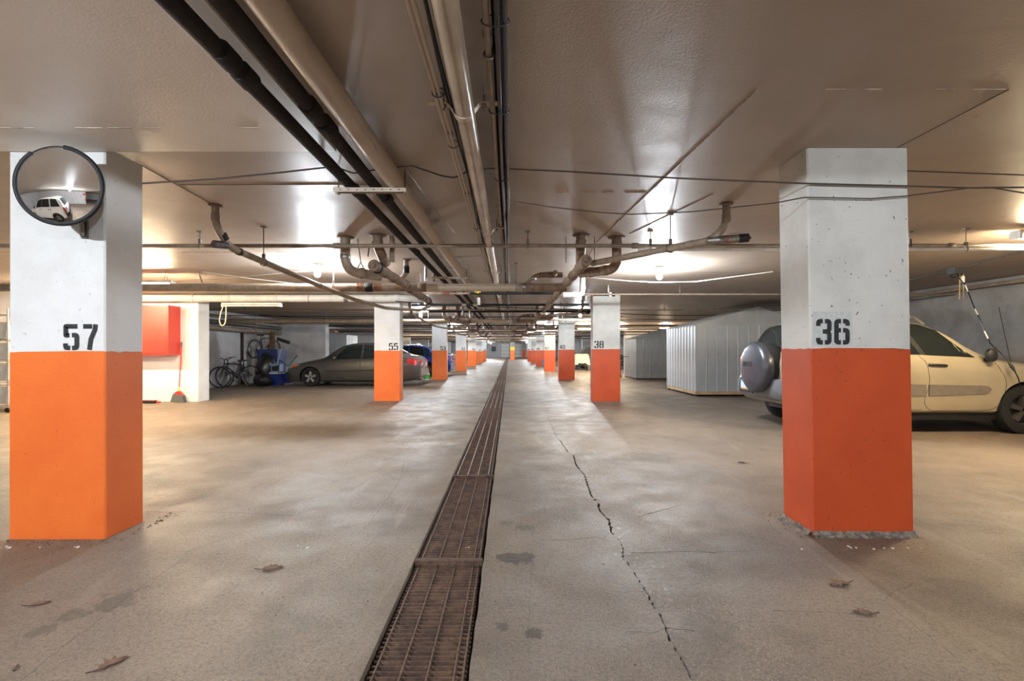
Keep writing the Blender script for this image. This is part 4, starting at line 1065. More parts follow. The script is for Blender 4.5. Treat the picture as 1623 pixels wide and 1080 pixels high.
def make_sedan(name, label, cat, paint_m, loc, rz, spokes=5, extra=None, full=True, amber=True):
    car = Car([[0, .34, .50, .56, .40, .50], [.05, .24, .58, .63, .55, .66], [.25, .18, .68, .74, .62, .775], [.6, .17, .76, .83, .66, .82], [.95, .17, .82, .90, .68, .835], [1.22, .17, .86, .955, .70, .84],
               [1.55, .17, .885, 1.19, .63, .845], [1.9, .17, .90, 1.385, .58, .85], [2.2, .17, .905, 1.455, .57, .85], [2.7, .17, .915, 1.475, .57, .85], [3.15, .17, .93, 1.455, .565, .85], [3.45, .17, .94, 1.375, .56, .845],
               [3.8, .17, .955, 1.19, .57, .84], [4.08, .18, .965, 1.055, .62, .82], [4.35, .22, .955, 1.025, .62, .78], [4.46, .26, .90, .95, .58, .74], [4.53, .34, .72, .78, .5, .64]])
    t = thing(name, label, cat, (loc[0], loc[1], 0), rz)
    W = (.87, 3.47)
    link('body', car.body(paint_m, W, .355), t)
    for sd in (-1, 1):
        car.patch([(1.62, .905), (2.55, .93)], [(2.02, 1.325), (2.55, 1.40)], sd).build('side_window', GLASS, t)
        car.patch([(2.62, .932), (3.33, .95)], [(2.62, 1.40), (3.22, 1.355)], sd).build('side_window', GLASS, t)
        car.patch([(3.38, .955), (3.72, .97)], [(3.28, 1.345), (3.5, 1.26)], sd).build('quarter_window', GLASS, t)
        car.seam([(1.5, .86), (1.38, .62), (1.42, .30), (2.5, .27), (2.58, .92)], sd).build('door_seam', TRIM, t)
        car.seam([(2.6, .92), (2.55, .5), (2.58, .27), (3.05, .28), (3.12, .45), (3.4, .75), (3.42, .93)], sd).build('door_seam', TRIM, t)
        car.patch([(1.4, .50), (3.05, .53)], [(1.4, .535), (3.05, .565)], sd, .014).build('side_moulding', TRIM, t)
        for u in (2.38, 3.22):
            y = sd * (car.yside(u, .82) + .02)
            MB().tube([(car.X(u - .09), y - sd * .02, .815), (car.X(u - .07), y, .82), (car.X(u + .07), y, .822), (car.X(u + .09), y - sd * .02, .82)], .014, 8).build('door_handle', paint_m, t)
        MB().lathe([(0, -.06), (.05, -.055), (.075, -.02), (.07, .03), (.04, .055), (0, .06)], 12, Matrix.Rotation(math.pi / 2, 3, 'X') @ Matrix.Scale(.8, 3, (0, 1, 0)), (car.X(1.72), sd * .94, .955)).tube([(car.X(1.68), sd * .82, .90), (car.X(1.72), sd * .92, .94)], .025, 8).build('wing_mirror', paint_m, t)
        car.patch([(.10, .60), (.48, .70)], [(.06, .66), (.52, .765)], sd, .008).build('head_lamp', CLEARL, t)
        if amber: car.patch([(.24, .635), (.44, .68)], [(.26, .70), (.48, .75)], sd, .013).build('corner_lamp', AMBER, t)
        car.patch([(4.06, .80), (4.42, .70)], [(4.12, .93), (4.44, .91)], sd, .008).build('tail_lamp', REDL, t)
        car.patch([(1.35, .17), (3.1, .17)], [(1.35, .22), (3.1, .22)], sd, .008).build('sill', TRIM, t)
        MB().bbox((-2.262, sd * .38, .70), (-2.17, sd * .66, .88)).build('rear_lamp', REDL, t)
    car.top(1.27, 1.95, .93, .93).build('windscreen', GLASS, t); car.top(3.42, 3.98, .9, .9).build('rear_window', GLASS, t)
    MB().prism([(-2.285, .36), (-2.29, .56), (-2.24, .60), (-2.10, .60), (-2.10, .34)], 1, -.74, .74).build('rear_bumper', paint_m, t)
    MB().bbox((-2.272, -.26, .70), (-2.255, .26, .83)).build('plate_recess', TRIM, t)
    MB().bbox((2.18, -.62, .24), (2.262, .62, .40)).build('front_grille', TRIM, t)
    MB().bbox((-1.2, -.7, .14), (1.4, .7, .2)).build('underbody', TRIM, t)
    MB().tube([(-2.25, .45, .22), (-1.8, .45, .22)], .03, 10).build('exhaust_pipe', STEEL, t)
    add_wheels(t, car, W, .315, .195, spokes, .205, .735)
    return t


CGREY = paint('grey_brown_car_paint', sl((86, 82, 78)), .45, .3)
CBLUE = paint('blue_car_paint', sl((24, 74, 168)), .4, .25)
CDARK = paint('dark_car_paint', sl((48, 50, 54)), .3, .25)
CGOLD = paint('beige_gold_car_paint', sl((196, 182, 152)), .35, .34)
CWHITE = paint('white_car_paint', sl((236, 236, 234)), 0., .25)
make_sedan('sedan', 'grey-brown four-door sedan parked nose to the wall behind pillar 55', 'car', CGREY, (-5.25, 16.6), math.pi)
make_sedan('sedan', 'blue sedan parked behind pillar 53', 'car', CBLUE, (-5.02, 22.8), math.pi, spokes=10, amber=False)
make_sedan('sedan', 'dark grey car glimpsed between pillars 53 and 51', 'car', CDARK, (-5.7, 29.9), math.pi, spokes=7, amber=False)

LET = {'T': [[(.05, .95), (.55, .95)], [(.3, .95), (.3, 0)]], 'O': [arc(.3, .5, .24, .45, 0, 360, 18)], 'Y': [[(.04, 1), (.3, .5)], [(.56, 1), (.3, .5)], [(.3, .5), (.3, 0)]], 'A': [[(.02, 0), (.3, 1)], [(.58, 0), (.3, 1)], [(.14, .36), (.46, .36)]]}


def make_suv(label, paint_m, loc, rz, spare=True, moulding=True):
    car = Car([[0, .42, .60, .66, .45, .56], [.06, .32, .74, .80, .58, .70], [.25, .30, .88, .95, .64, .80], [.6, .30, .95, 1.03, .68, .835], [.95, .30, 1.0, 1.08, .70, .85], [1.15, .30, 1.035, 1.13, .71, .855],
               [1.45, .30, 1.07, 1.33, .65, .858], [1.75, .30, 1.09, 1.53, .61, .86], [2.05, .30, 1.10, 1.645, .60, .862], [2.5, .30, 1.11, 1.695, .60, .864], [3.1, .30, 1.12, 1.70, .60, .862], [3.5, .30, 1.125, 1.68, .595, .855],
               [3.72, .32, 1.125, 1.61, .60, .85], [3.9, .36, 1.12, 1.34, .66, .84], [4.0, .40, 1.08, 1.15, .68, .82], [4.05, .46, .98, 1.04, .64, .78], [4.06, .5, .94, .98, .6, .74]])
    t = thing('suv', label, 'car', (loc[0], loc[1], 0), rz)
    W = (.78, 3.27)
    link('body', car.body(paint_m, W, .40), t)
    for sd in (-1, 1):
        car.patch([(1.47, 1.10), (2.19, 1.135)], [(1.85, 1.50), (2.10, 1.585), (2.37, 1.615)], sd, n=18).build('side_window', GLASS, t)
        car.patch([(2.27, 1.14), (3.0, 1.15)], [(2.45, 1.62), (3.0, 1.625)], sd).build('side_window', GLASS, t)
        car.patch([(3.08, 1.155), (3.72, 1.165)], [(3.08, 1.625), (3.50, 1.60)], sd).build('quarter_window', GLASS, t)
        car.patch([(2.195, 1.135), (2.265, 1.14)], [(2.375, 1.615), (2.445, 1.62)], sd, .004).build('door_pillar_trim', TRIM, t)
        car.seam([(1.22, 1.03), (1.06, .78), (1.12, .45), (1.26, .345), (2.14, .335), (2.26, .45), (2.17, .75), (2.2, 1.0), (2.30, 1.13)], sd, .007).build('door_seam', TRIM, t)
        car.seam([(2.26, .35), (2.75, .35), (2.85, .55), (3.02, .85), (3.05, 1.13)], sd, .007).build('door_seam', TRIM, t)
        if moulding:
            car.patch([(1.30, .635), (1.33, .60), (1.38, .585), (2.19, .555)], [(1.30, .65), (1.33, .685), (1.38, .70), (2.19, .715)], sd, .016, n=24).build('side_moulding', M('grey_moulding', sl((128, 118, 106)), rough=.5), t)
            car.patch([(2.235, .555), (2.85, .55)], [(2.235, .715), (2.95, .72)], sd, .016).build('side_moulding', M('grey_moulding'), t)
        for u in (2.06, 2.92):
            y = sd * (car.yside(u, .99) + .022)
            MB().tube([(car.X(u - .13), y - sd * .018, .985), (car.X(u - .10), y, .99), (car.X(u + .10), y, .998), (car.X(u + .13), y - sd * .018, 1.0)], .017, 8).build('door_handle', TRIM, t)
        MB().lathe([(0, -.055), (.05, -.05), (.085, -.02), (.08, .03), (.045, .05), (0, .055)], 14, Matrix.Rotation(math.pi / 2, 3, 'X') @ Matrix.Scale(1.15, 3, (0, 1, 0)) @ Matrix.Scale(.85, 3, (1, 0, 0)), (car.X(1.36), sd * .94, 1.135)).tube([(car.X(1.33), sd * .84, 1.06), (car.X(1.36), sd * .92, 1.11)], .03, 8).build('wing_mirror', TRIM, t)
        car.patch([(1.15, .20), (2.95, .20)], [(1.02, .335), (2.95, .335)], sd, -.006).build('sill', TRIM, t)
        car.patch([(.06, .70), (.42, .80)], [(.10, .84), (.46, .93)], sd, .008).build('head_lamp', CLEARL, t)
        car.patch([(3.92, .78), (4.045, .78)], [(3.88, 1.12), (3.97, 1.12)], sd, .012, m=8).build('tail_lamp', REDL, t)
        MB().bbox((-2.055, sd * .66, .86), (-1.98, sd * .74, 1.10)).build('rear_lamp', REDL, t)
        MB().tube([(car.X(1.95), sd * .52, 1.60), (car.X(2.1), sd * .53, 1.705), (car.X(3.3), sd * .53, 1.725), (car.X(3.45), sd * .53, 1.67)], .018, 8).build('roof_rail', ALLOY, t)
    car.top(1.2, 1.85, .93, .93).build('windscreen', GLASS, t)
    car.top(3.70, 3.985, .88, .90, .008).build('rear_window', GLASS, t)
    BUMP = M('grey_bumper', sl((112, 114, 120)), rough=.35) if moulding else TRIM
    # rear bumper wraps round the corners
    rows = []
    for y in np.linspace(-.86, .86, 25):
        x = -2.12 + .16 * max(0, (abs(y) - .6) / .26) ** 2; rows.append([(-1.90, y, .76), (x + .02, y, .765), (x, y, .72), (x - .005, y, .60), (x + .02, y, .47), (x + .10, y, .42), (-1.90, y, .42)])
    mb = MB().grid(rows); mb.add(rows[0], [tuple(range(7))]); mb.add(rows[-1], [tuple(range(7))]); mb.build('rear_bumper', BUMP, t, angle=50)
    MB().bbox((1.95, -.7, .30), (2.06, .7, .5)).build('front_bumper', TRIM, t)
    MB().bbox((-1.6, -.65, .24), (1.6, .65, .32)).build('underbody', TRIM, t)
    add_wheels(t, car, W, .35, .225, 6 if not moulding else 5, .215, .745, dark=moulding)
    pl = MB().bbox((-2.137, .25, .545), (-2.128, .55, .70)).build('number_plate', M('plate_white', sl((206, 220, 226)), rough=.4), t)
    MB().bbox((-2.1375, .25, .665), (-2.1372, .55, .70)).build('blue_strip', M('plate_blue', sl((120, 190, 210)), rough=.4), pl, smooth=False)
    MB().bbox((-2.1375, .25, .545), (-2.1372, .55, .57)).build('tan_strip', M('plate_tan', sl((200, 160, 110)), rough=.4), pl, smooth=False)
    MB().bbox((-2.1277, .19, .50), (-2.10, .61, .74)).build('plate_recess', TRIM, t)
    if spare:
        R = Matrix.Rotation(-math.pi / 2, 3, 'Y'); c = (-2.03, -.035, .935)
        cv = MB().lathe([(.395, .07), (.41, .12), (.408, .17), (.39, .207), (.355, .23), (.29, .243), (.12, .250), (.0, .252)], 48, R, c).build('spare_wheel_cover', M('grey_metallic_cover', sl((74, 76, 84)), sl((66, 68, 76)), rough=.36, metal=.35, coat=.3), t, angle=50)
        MB().lathe([(.30, -.1), (.38, -.09), (.40, -.02), (.40, .06), (.37, .08)], 40, R, c).build('spare_tyre', TIRE, t)
        fac = MB()
        h = .078; y = .20
        for ch in 'TOYOTA':
            for st in LET[ch]:
                for a, b in zip(st[:-1], st[1:]):
                    pa = (-2.281, y - a[0] * h, .945 + a[1] * h); pb = (-2.281, y - b[0] * h, .945 + b[1] * h); fac.tube([pa, pb], .0055, 5)
            y -= .66 * h
        fac.build('maker_lettering', BLACK, cv, smooth=False)
        for z, dz in ((1.10, .0), (.78, .0)):
            MB().tube([(-2.03 - .222, q, z + .03 * (1 if z > .9 else -1) * (1 - (q / .24) ** 2)) for q in np.linspace(-.24, .24, 9)], .009, 8).build('cover_rib', M('grey_metallic_cover'), cv)
    return t


make_suv('beige gold four-door utility car with a covered spare wheel behind pillar 36', CGOLD, (6.13, 7.62), 0)
make_suv('white utility car parked behind the viewer and reflected in the convex mirror', CWHITE, (-5.42, -.85), math.pi, spare=False, moulding=False).scale = (1.1, 1.07, 1.05)
# aerial and cable of the beige car
pipe('car_aerial', 'thin car aerial rising from the wing of the beige car', [at(1602, 575, 6.86), at(1583, 487, 6.9)], .004, GLOSSBLACK, seg=6, cat='aerial')
cab = [at(1520, 441, 7.3), at(1530, 452, 7.2), at(1537, 470, 7.1), at(1545, 490, 7.0), at(1553, 506, 6.9), at(1560, 525, 6.85), at(1570, 545, 6.8), at(1588, 562, 6.75), at(1598, 574, 6.68), at(1604, 582, 6.64), at(1609, 590, 6.62), at(1614, 600, 6.62), at(1618, 614, 6.62)]
o = pipe('charging_cable', 'black and white taped cable hanging to the wheel of the beige car', cab, .007, GLOSSBLACK, seg=8, cat='cable', rad=.02)
for i, (a, b) in enumerate(((1, 2), (3, 4), (5, 5.4))):
    pa = cab[int(a)]; pb = cab[int(a)].lerp(cab[int(a) + 1], .6); MB().tube([pa, pb], .0085, 8).build('white_tape', PIPE_PVC, o, org=o.location)
MB().tube([cab[8], cab[9], cab[10]], [.01, .022, .01], 10).build('plug', TRIM, o, org=o.location)
# outlet box with cords on the slab over the beige car
p = at(1517, 424, 7.5); p.z = CEIL
t = thing('outlet_box', 'dark ceiling outlet box with two tan cords hanging over the beige car', 'outlet box', p)
MB().box((0, 0, -.05), (.2, .14, .10)).build('housing', M('dark_box_grey', sl((70, 72, 72)), rough=.5), t, smooth=False)
MB().lathe([(.0, -.15), (.05, -.148), (.055, -.13), (.05, -.1), (0, -.1)], 14, None, (-.03, 0, 0)).build('socket', RUBBER, t)
for x, L in ((0.01, .50), (.07, .48)): MB().tube([(x, -.03, -.1), (x, -.03, -L)], .006, 6).box((x - .008, -.03, -L + .02), (.025, .008, .008)).build('cord', M('tan_cord', sl((196, 160, 110)), rough=.6), t)
MB().lathe([(0, -.24), (.025, -.235), (.028, -.16), (.02, -.13), (0, -.13)], 12, None, (.06, -.03, 0)).build('white_connector', PIPE_PVC, t)
pipe('ceiling_conduit', 'grey conduit on the slab leading to the outlet box over the beige car', [(6.55, 5.6, CEIL - .012), (7.05, 7.4, CEIL - .012), (7.5, 9.4, CEIL - .012)], .011, STEEL, seg=8, cat='conduit')
pipe('wall_pipe', 'pale pipe along the top of the wall behind the beige car', [(8.78, -6, 2.40), (8.78, 24, 2.40)], .035, PIPE_T, seg=12)

# ------------------------------------------------------------------ metal sheds
SHED = M('pale_shed_metal', sl((186, 188, 188)), sl((172, 174, 174)), scale=2, rough=.38, metal=.25)
SHED2 = M('grey_shed_metal', sl((158, 156, 150)), sl((144, 142, 136)), scale=2, rough=.5, metal=.15)
PINE = M('pine_board', sl((186, 158, 118)), sl((160, 130, 92)), scale=5, rough=.7, bump=.15)
DKWOOD = M('dark_board', sl((66, 46, 40)), sl((50, 36, 32)), rough=.8)


def shed(label, x, y, Wd, Dp_, zb, ez, rz_, mat, basemat, fp=.275, sp=.215, casters=True):
    t = thing('storage_shed', label, 'shed', (x + Wd / 2, y + Dp_ / 2, 0)); hx, hy = Wd / 2, Dp_ / 2
    nf = round(Wd / fp); fp = Wd / nf; ns = round(Dp_ / sp); sp = Dp_ / ns
    prof = [(0, 0), (.012, -.016), (.032, -.016), (.044, 0), (fp - .002, 0), (fp - .002, .012), (0, .012)]
    fm = MB().prism(prof, 2, zb, ez).mesh('wall_panel', mat, smooth=False)
    prof2 = [(0, 0), (.03, -.022), (.075, -.022), (.105, 0), (sp - .002, 0), (sp - .002, .012), (0, .012)]
    sm = MB().prism(prof2, 2, zb, ez).mesh('wall_panel', mat, smooth=False)
    for i in range(nf):
        link('wall_panel', fm, t, (-hx + i * fp, -hy, 0)); link('wall_panel', fm, t, (hx - i * fp, hy, 0), (0, 0, math.pi))
    for i in range(ns):
        link('wall_panel', sm, t, (-hx, hy - i * sp, 0), (0, 0, -math.pi / 2)); link('wall_panel', sm, t, (hx, -hy + i * sp, 0), (0, 0, math.pi / 2))
    for sy, yy in ((-1, -hy), (1, hy)):
        for sx in (-1, 1):
            MB().prism([(sx * hx, ez), (0, ez), (0, rz_), ], 1, yy, yy + .012 * -sy).build('gable_panel', mat, t, smooth=False)
        MB().bbox((-hx, yy + sy * .004, ez - .03), (hx, yy + sy * .018, ez)).build('eave_rail', mat, t, smooth=False)
        for xx in (-hx * .55, 0, hx * .55):
            MB().bbox((xx - .012, yy + sy * .002, ez), (xx + .012, yy + sy * .012, rz_ - abs(xx) * (rz_ - ez) / hx - .01)).build('gable_seam', mat, t, smooth=False)
    ang = math.atan2(rz_ - ez, hx); sl_ = math.hypot(hx + .06, (rz_ - ez) * (hx + .06) / hx); nr = max(2, round((Dp_ + .1) / .42)); rw = (Dp_ + .1) / nr
    for sx in (-1, 1):
        m = MB(); m.add([(0, 0, 0), (sl_, 0, 0), (sl_, rw - .004, 0), (0, rw - .004, 0), (0, 0, .012), (sl_, 0, .012), (sl_, rw - .004, .012), (0, rw - .004, .012)], [(0, 3, 2, 1), (4, 5, 6, 7), (0, 1, 5, 4), (1, 2, 6, 5), (2, 3, 7, 6), (3, 0, 4, 7)])
        m.box((sl_ / 2, .015, .02), (sl_, .025, .02)); me = m.mesh('roof_sheet', mat, smooth=False)
        for i in range(nr):
            if sx < 0: link('roof_sheet', me, t, (-hx - .06, -hy - .05 + i * rw, ez - .06 * (rz_ - ez) / hx), (0, -ang, 0))
            else: link('roof_sheet', me, t, (hx + .06, hy + .05 - i * rw, ez - .06 * (rz_ - ez) / hx), (0, -ang, math.pi))
    z0 = .055 if casters else 0
    for (c, d) in (((0, -hy + .02, (z0 + zb) / 2), (Wd, .04, zb - z0)), ((0, hy - .02, (z0 + zb) / 2), (Wd, .04, zb - z0)), ((-hx + .02, 0, (z0 + zb) / 2), (.04, Dp_ - .08, zb - z0)), ((hx - .02, 0, (z0 + zb) / 2), (.04, Dp_ - .08, zb - z0))):
        MB().box(c, d).build('base_board', basemat, t, smooth=False)
    if casters:
        for sx in (-1, 0, 1):
            for sy in (-1, 1): MB().lathe([(.0, -.014), (.028, -.014), (.03, 0), (.028, .014), (0, .014)], 14, Matrix.Rotation(math.pi / 2, 3, 'X'), (sx * (hx - .06), sy * (hy - .03), .03)).build('caster', RUBBER, t)
    return t


shed('large pale ribbed metal shed on a pine base beside the beige car', 4.83, 12.3, 3.3, 2.2, .14, 1.87, 2.31, SHED, PINE)
shed('smaller grey metal shed on a dark base behind the large pale one', 5.24, 19.6, 3.0, 1.9, .06, 1.70, 2.12, SHED2, DKWOOD, casters=False, fp=.30)
shed('pale metal shed standing behind the grey sedan', -9.55, 21.9, 2.0, 1.6, .06, 1.93, 2.05, SHED, DKWOOD, casters=False, fp=.5)
shed('far pale metal shed glimpsed over the blue car roof', -9.4, 38.0, 1.9, 1.9, .06, 1.80, 2.0, SHED, DKWOOD, casters=False, fp=.5)
t = thing('cardboard_box', 'flat cardboard box lying on the roof of the shed behind the sedan', 'box', (-8.52, 22.6, 2.06)); MB().box((0, 0, .05), (.5, .5, .08)).build('carton', M('cardboard', sl((170, 130, 90)), rough=.8), t, smooth=False); MB().box((0, 0, .092), (.5, .04, .004)).build('tape', PINE, t, smooth=False)


# ------------------------------------------------------------------ bicycles
def bicycle(label, loc, rz, lean=0., col=(40, 40, 44), z=0., pitch=0., group=None):
    t = thing('bicycle', label, 'bicycle', (loc[0], loc[1], z), rz, group); t.rotation_euler = (lean, pitch, rz)
    fm = M('bike_frame_%d_%d_%d' % col, sl(col), rough=.3, coat=.4)
    r = .33
    for x in (-.52, .52):
        w_ = MB().tube([(x + r * math.cos(a), 0, r + .01 + r * math.sin(a)) for a in np.linspace(0, 2 * math.pi, 37)[:-1]], .02, 8, closed=True).build('wheel', TIRE, t)
        MB().tube([(x + (r - .025) * math.cos(a), 0, r + .01 + (r - .025) * math.sin(a)) for a in np.linspace(0, 2 * math.pi, 37)[:-1]], .009, 6, closed=True).build('rim', ALLOY, w_)
        sp = MB()
        for q in range(18):
            a = 2 * math.pi * q / 18; sp.tube([(x, .02 * (-1) ** q, r + .01), (x + (r - .03) * math.cos(a), 0, r + .01 + (r - .03) * math.sin(a))], .0016, 4)
        sp.tube([(x, -.05, r + .01), (x, .05, r + .01)], .018, 8); sp.build('spokes', ALLOY, w_)
    f = MB(); bb = (-.08, 0, .29); st = (-.22, 0, .72); hd = (.36, 0, .78); hd2 = (.39, 0, .64); rear = (-.52, 0, r + .01)
    for a, b, q in ((st, hd, .016), (bb, hd2, .02), (bb, st, .016), (hd, hd2, .02)): f.tube([a, b], q, 8)
    for s_ in (-1, 1):
        f.tube([(bb[0], s_ * .03, bb[2]), (rear[0], s_ * .06, rear[2])], .01, 6); f.tube([(st[0], s_ * .02, st[2] - .05), (rear[0], s_ * .06, rear[2])], .009, 6)
        f.tube([(.40, s_ * .045, .60), (.52, s_ * .055, r + .01)], .014, 6)
    f.tube([(.40, -.05, .61), (.40, .05, .61)], .014, 6); f.build('frame', fm, t)
    MB().tube([st, (-.245, 0, .84)], .013, 8).build('seat_post', ALLOY, t)
    MB().prism([(-.40, .0), (-.36, .07), (-.28, .075), (-.10, .018), (-.10, -.018), (-.28, -.075), (-.36, -.07)], 2, .84, .885).build('saddle', RUBBER, t)
    MB().tube(rounded([(.30, -.30, .96), (.33, -.12, .95), (.345, 0, .88), (.33, .12, .95), (.30, .30, .96)], .06), .012, 8).tube([hd, (.345, 0, .88)], .014, 8).build('handlebar', RUBBER, t)
    MB().lathe([(.09, -.006), (.095, 0), (.09, .006), (.02, .006), (.02, -.006), (.09, -.006)], 24, Matrix.Rotation(math.pi / 2, 3, 'X'), (bb[0], -.05, bb[2])).tube([(bb[0], -.06, bb[2]), (bb[0] + .1, -.07, bb[2] - .14)], .009, 6).tube([(bb[0], .06, bb[2]), (bb[0] - .1, .07, bb[2] + .14)], .009, 6).box((bb[0] + .1, -.12, bb[2] - .14), (.09, .09, .02)).box((bb[0] - .1, .12, bb[2] + .14), (.09, .09, .02)).build('crank', ALLOY, t)
    MB().tube([(bb[0], -.05, bb[2] + .09), (rear[0], -.05, rear[2] + .04)], .005, 5).tube([(bb[0], -.05, bb[2] - .09), (rear[0], -.05, rear[2] - .04)], .005, 5).build('chain', TRIM, t)
    MB().tube([(-.2, .06, .3), (-.28, .16, .02)], .008, 6).build('kickstand', ALLOY, t)
    return t


bicycle('black bicycle on its kickstand, in front of the black bags by the wall', (-9.1, 15.75), math.radians(-118), .08)
bicycle('dark bicycle leaning on the wall behind the kickstand bicycle', (-9.25, 16.2), math.radians(-108), .14, (52, 54, 60))
bicycle('dark bicycle hung from the wall pipes above the blue bin', (-9.33, 18.0), math.radians(78), .05, (34, 38, 58), z=.92)
bicycle('black bicycle standing at the corner of the smaller grey shed', (4.72, 20.3), math.radians(68), .06, (30, 30, 34))
bicycle('red and white bicycle glimpsed between pillars 42 and 40', (2.95, 30), math.radians(40), .06, (206, 60, 70))
# saddle bag on the kickstand bicycle is part of the pile: a dark bag
def blob(m, c, s_, seed, n=12, wr=.12):
    rr = np.random.default_rng(seed); ph = rr.uniform(0, 6, 8); rows = []
    for i in range(n + 1):
        v = math.pi * i / n; row = []
        for k in range(n * 2 + 1):
            u = 2 * math.pi * k / (n * 2); q = 1 + wr * (math.sin(3 * u + ph[0] + v * 2) * .5 + math.sin(5 * u + ph[1] - 3 * v) * .35 + math.sin(7 * v + ph[2] + u) * .3) * math.sin(v)
            z = math.cos(v); row.append((c[0] + s_[0] * q * math.sin(v) * math.cos(u), c[1] + s_[1] * q * math.sin(v) * math.sin(u), max(c[2] + s_[2] * z * (1 + wr * .4 * math.sin(4 * u + ph[3])), c[2] - s_[2] * .86)))
        rows.append(row)
    return m.grid(rows)


BAG = M('black_plastic_bag', sl((22, 22, 24)), sl((34, 34, 36)), scale=20, rough=.28, bump=.6, bscale=14)
for i, (px, d, sx, sz, lb, zc) in enumerate(((421, 16.7, .34, .58, 'tall black plastic bag slumped against the blue bin', .50), (416, 15.95, .3, .22, 'squat black plastic bag on the floor before the tall one', .19))):
    q = at(px, 600, d); t = thing('plastic_bag', lb, 'bag', (q.x, d, 0)); blob(MB(), (0, 0, zc), (sx, .27, sz), i).build('bag_body', BAG, t, angle=80); MB().lathe([(.03, zc + sz * .9), (.05, zc + sz * 1.05), (.02, zc + sz * 1.12), (0, zc + sz * 1.12)], 10).build('tied_neck', BAG, t)
BLUEBIN = M('blue_bin_plastic', sl((44, 62, 112)), sl((38, 54, 98)), rough=.45)
t = thing('blue_bin', 'tall blue bin standing behind the black bags', 'bin', (-8.78, 17.5, 0))
MB().add([(-.32, -.3, 0), (.32, -.3, 0), (.32, .3, 0), (-.32, .3, 0), (-.38, -.36, 1.2), (.38, -.36, 1.2), (.38, .36, 1.2), (-.38, .36, 1.2)], [(0, 3, 2, 1), (4, 5, 6, 7), (0, 1, 5, 4), (1, 2, 6, 5), (2, 3, 7, 6), (3, 0, 4, 7)]).build('bin_body', BLUEBIN, t, smooth=False)
MB().box((0, 0, 1.22), (.80, .76, .05)).build('bin_lid', BLUEBIN, t, smooth=False)
for x in (-.25, 0, .25): MB().box((x, -.345, .7), (.03, .02, .9), Matrix.Rotation(math.radians(3), 3, 'X')).build('rib', BLUEBIN, t, smooth=False)
t = thing('cooler', 'blue cooler with a white lid beside the black bags', 'cooler', (*at(440, 606, 16.5).xy, 0))
MB().box((0, 0, .2), (.36, .34, .40)).build('cooler_body', M('cooler_blue', sl((24, 48, 124)), rough=.4), t, smooth=False); MB().box((0, 0, .42), (.40, .38, .05)).build('cooler_lid', M('cooler_white', sl((190, 192, 196)), rough=.4), t, smooth=False); MB().tube([(-.2, 0, .3), (-.23, -.02, .34), (-.23, -.02, .42), (-.2, 0, .44)], .01, 6).build('cooler_handle', TRIM, t)
t = thing('storage_crate', 'pale blue crate resting on the blue cooler', 'crate', (*at(439, 590, 16.5).xy, .447))
c = MB(); c.box((0, .13, .14), (.30, .02, .28)); c.box((-.14, 0, .14), (.02, .26, .28)); c.box((.14, 0, .14), (.02, .26, .28)); c.box((0, 0, .01), (.3, .26, .02)); c.box((0, -.13, .26), (.3, .02, .04)); c.box((0, -.13, .02), (.3, .02, .04)); c.build('crate_frame', M('crate_blue', sl((120, 142, 172)), rough=.5), t, smooth=False); MB().box((0, -.125, .14), (.2, .012, .16)).build('dark_panel', TRIM, t, smooth=False)
t = thing('storage_tub', 'dark blue tub in front of the sedan bumper', 'tub', (*at(454, 606, 16.9).xy, .05)); MB().add([(-.17, -.2, 0), (.17, -.2, 0), (.17, .2, 0), (-.17, .2, 0), (-.2, -.24, .36), (.2, -.24, .36), (.2, .24, .36), (-.2, .24, .36)], [(0, 3, 2, 1), (4, 5, 6, 7), (0, 1, 5, 4), (1, 2, 6, 5), (2, 3, 7, 6), (3, 0, 4, 7)]).build('tub_body', M('cooler_blue'), t, smooth=False); MB().box((0, 0, .37), (.44, .52, .03)).build('tub_lid', TRIM, t, smooth=False)
t = thing('wood_offcut', 'short pine board lying under the dark blue tub', 'board', (*at(450, 606, 16.9).xy, 0)); MB().box((0, 0, .025), (.40, .5, .05)).build('plank', PINE, t, smooth=False)
t = thing('wood_bundle', 'bundle of brown wooden slats leaning beside the blue bin', 'slats', (*at(431, 600, 18.05).xy, 0))
for i in range(6): MB().box((-.12 + .045 * i, .02 * (i % 2), .95 + .04 * (i % 3)), (.04, .02, 1.85), Matrix.Rotation(math.radians(3 - i), 3, 'Y')).build('slat', M('brown_wood', sl((128, 98, 72)), sl((100, 74, 54)), scale=8, rough=.75), t, smooth=False)
# push broom standing head up
a, b = at(435, 572, 17.05), at(449, 543, 17.06)
t = thing('push_broom', 'push broom standing head up between the slats and the sedan', 'broom', (a.x, a.y, 0)); A = Vector((0, 0, .45)); B = b - Vector((a.x, a.y, 0))
MB().tube([A - (B - A) * .8, B], .014, 8).build('broom_handle', M('pale_handle', sl((170, 150, 124)), rough=.6), t)
hb = MB(); Rb = Matrix.Rotation(math.radians(18), 3, 'Y'); hb.box(B + Vector((0, 0, .02)), (.46, .08, .04), Rb); hb.build('broom_head', DKWOOD, t, smooth=False); MB().box(B + Vector((.012, 0, .075)), (.46, .07, .07), Rb).build('bristles', TRIM, t, smooth=False)
p0, p1 = at(457, 581, 16.2), at(471, 564, 16.4)
t = thing('squeegee', 'black stick with a bent foot leaning over the sedan nose', 'stick', (p0.x - .2, 16.2, 0)); o_ = Vector((p0.x - .2, 16.2, 0))
MB().tube([at(443, 571, 16.2) - o_, p0 - o_, p1 - o_], .014, 8).build('handle', TRIM, t); MB().tube([at(443, 571, 16.2) - o_, at(440, 606, 16.15) - o_], .012, 8).build('foot', TRIM, t)
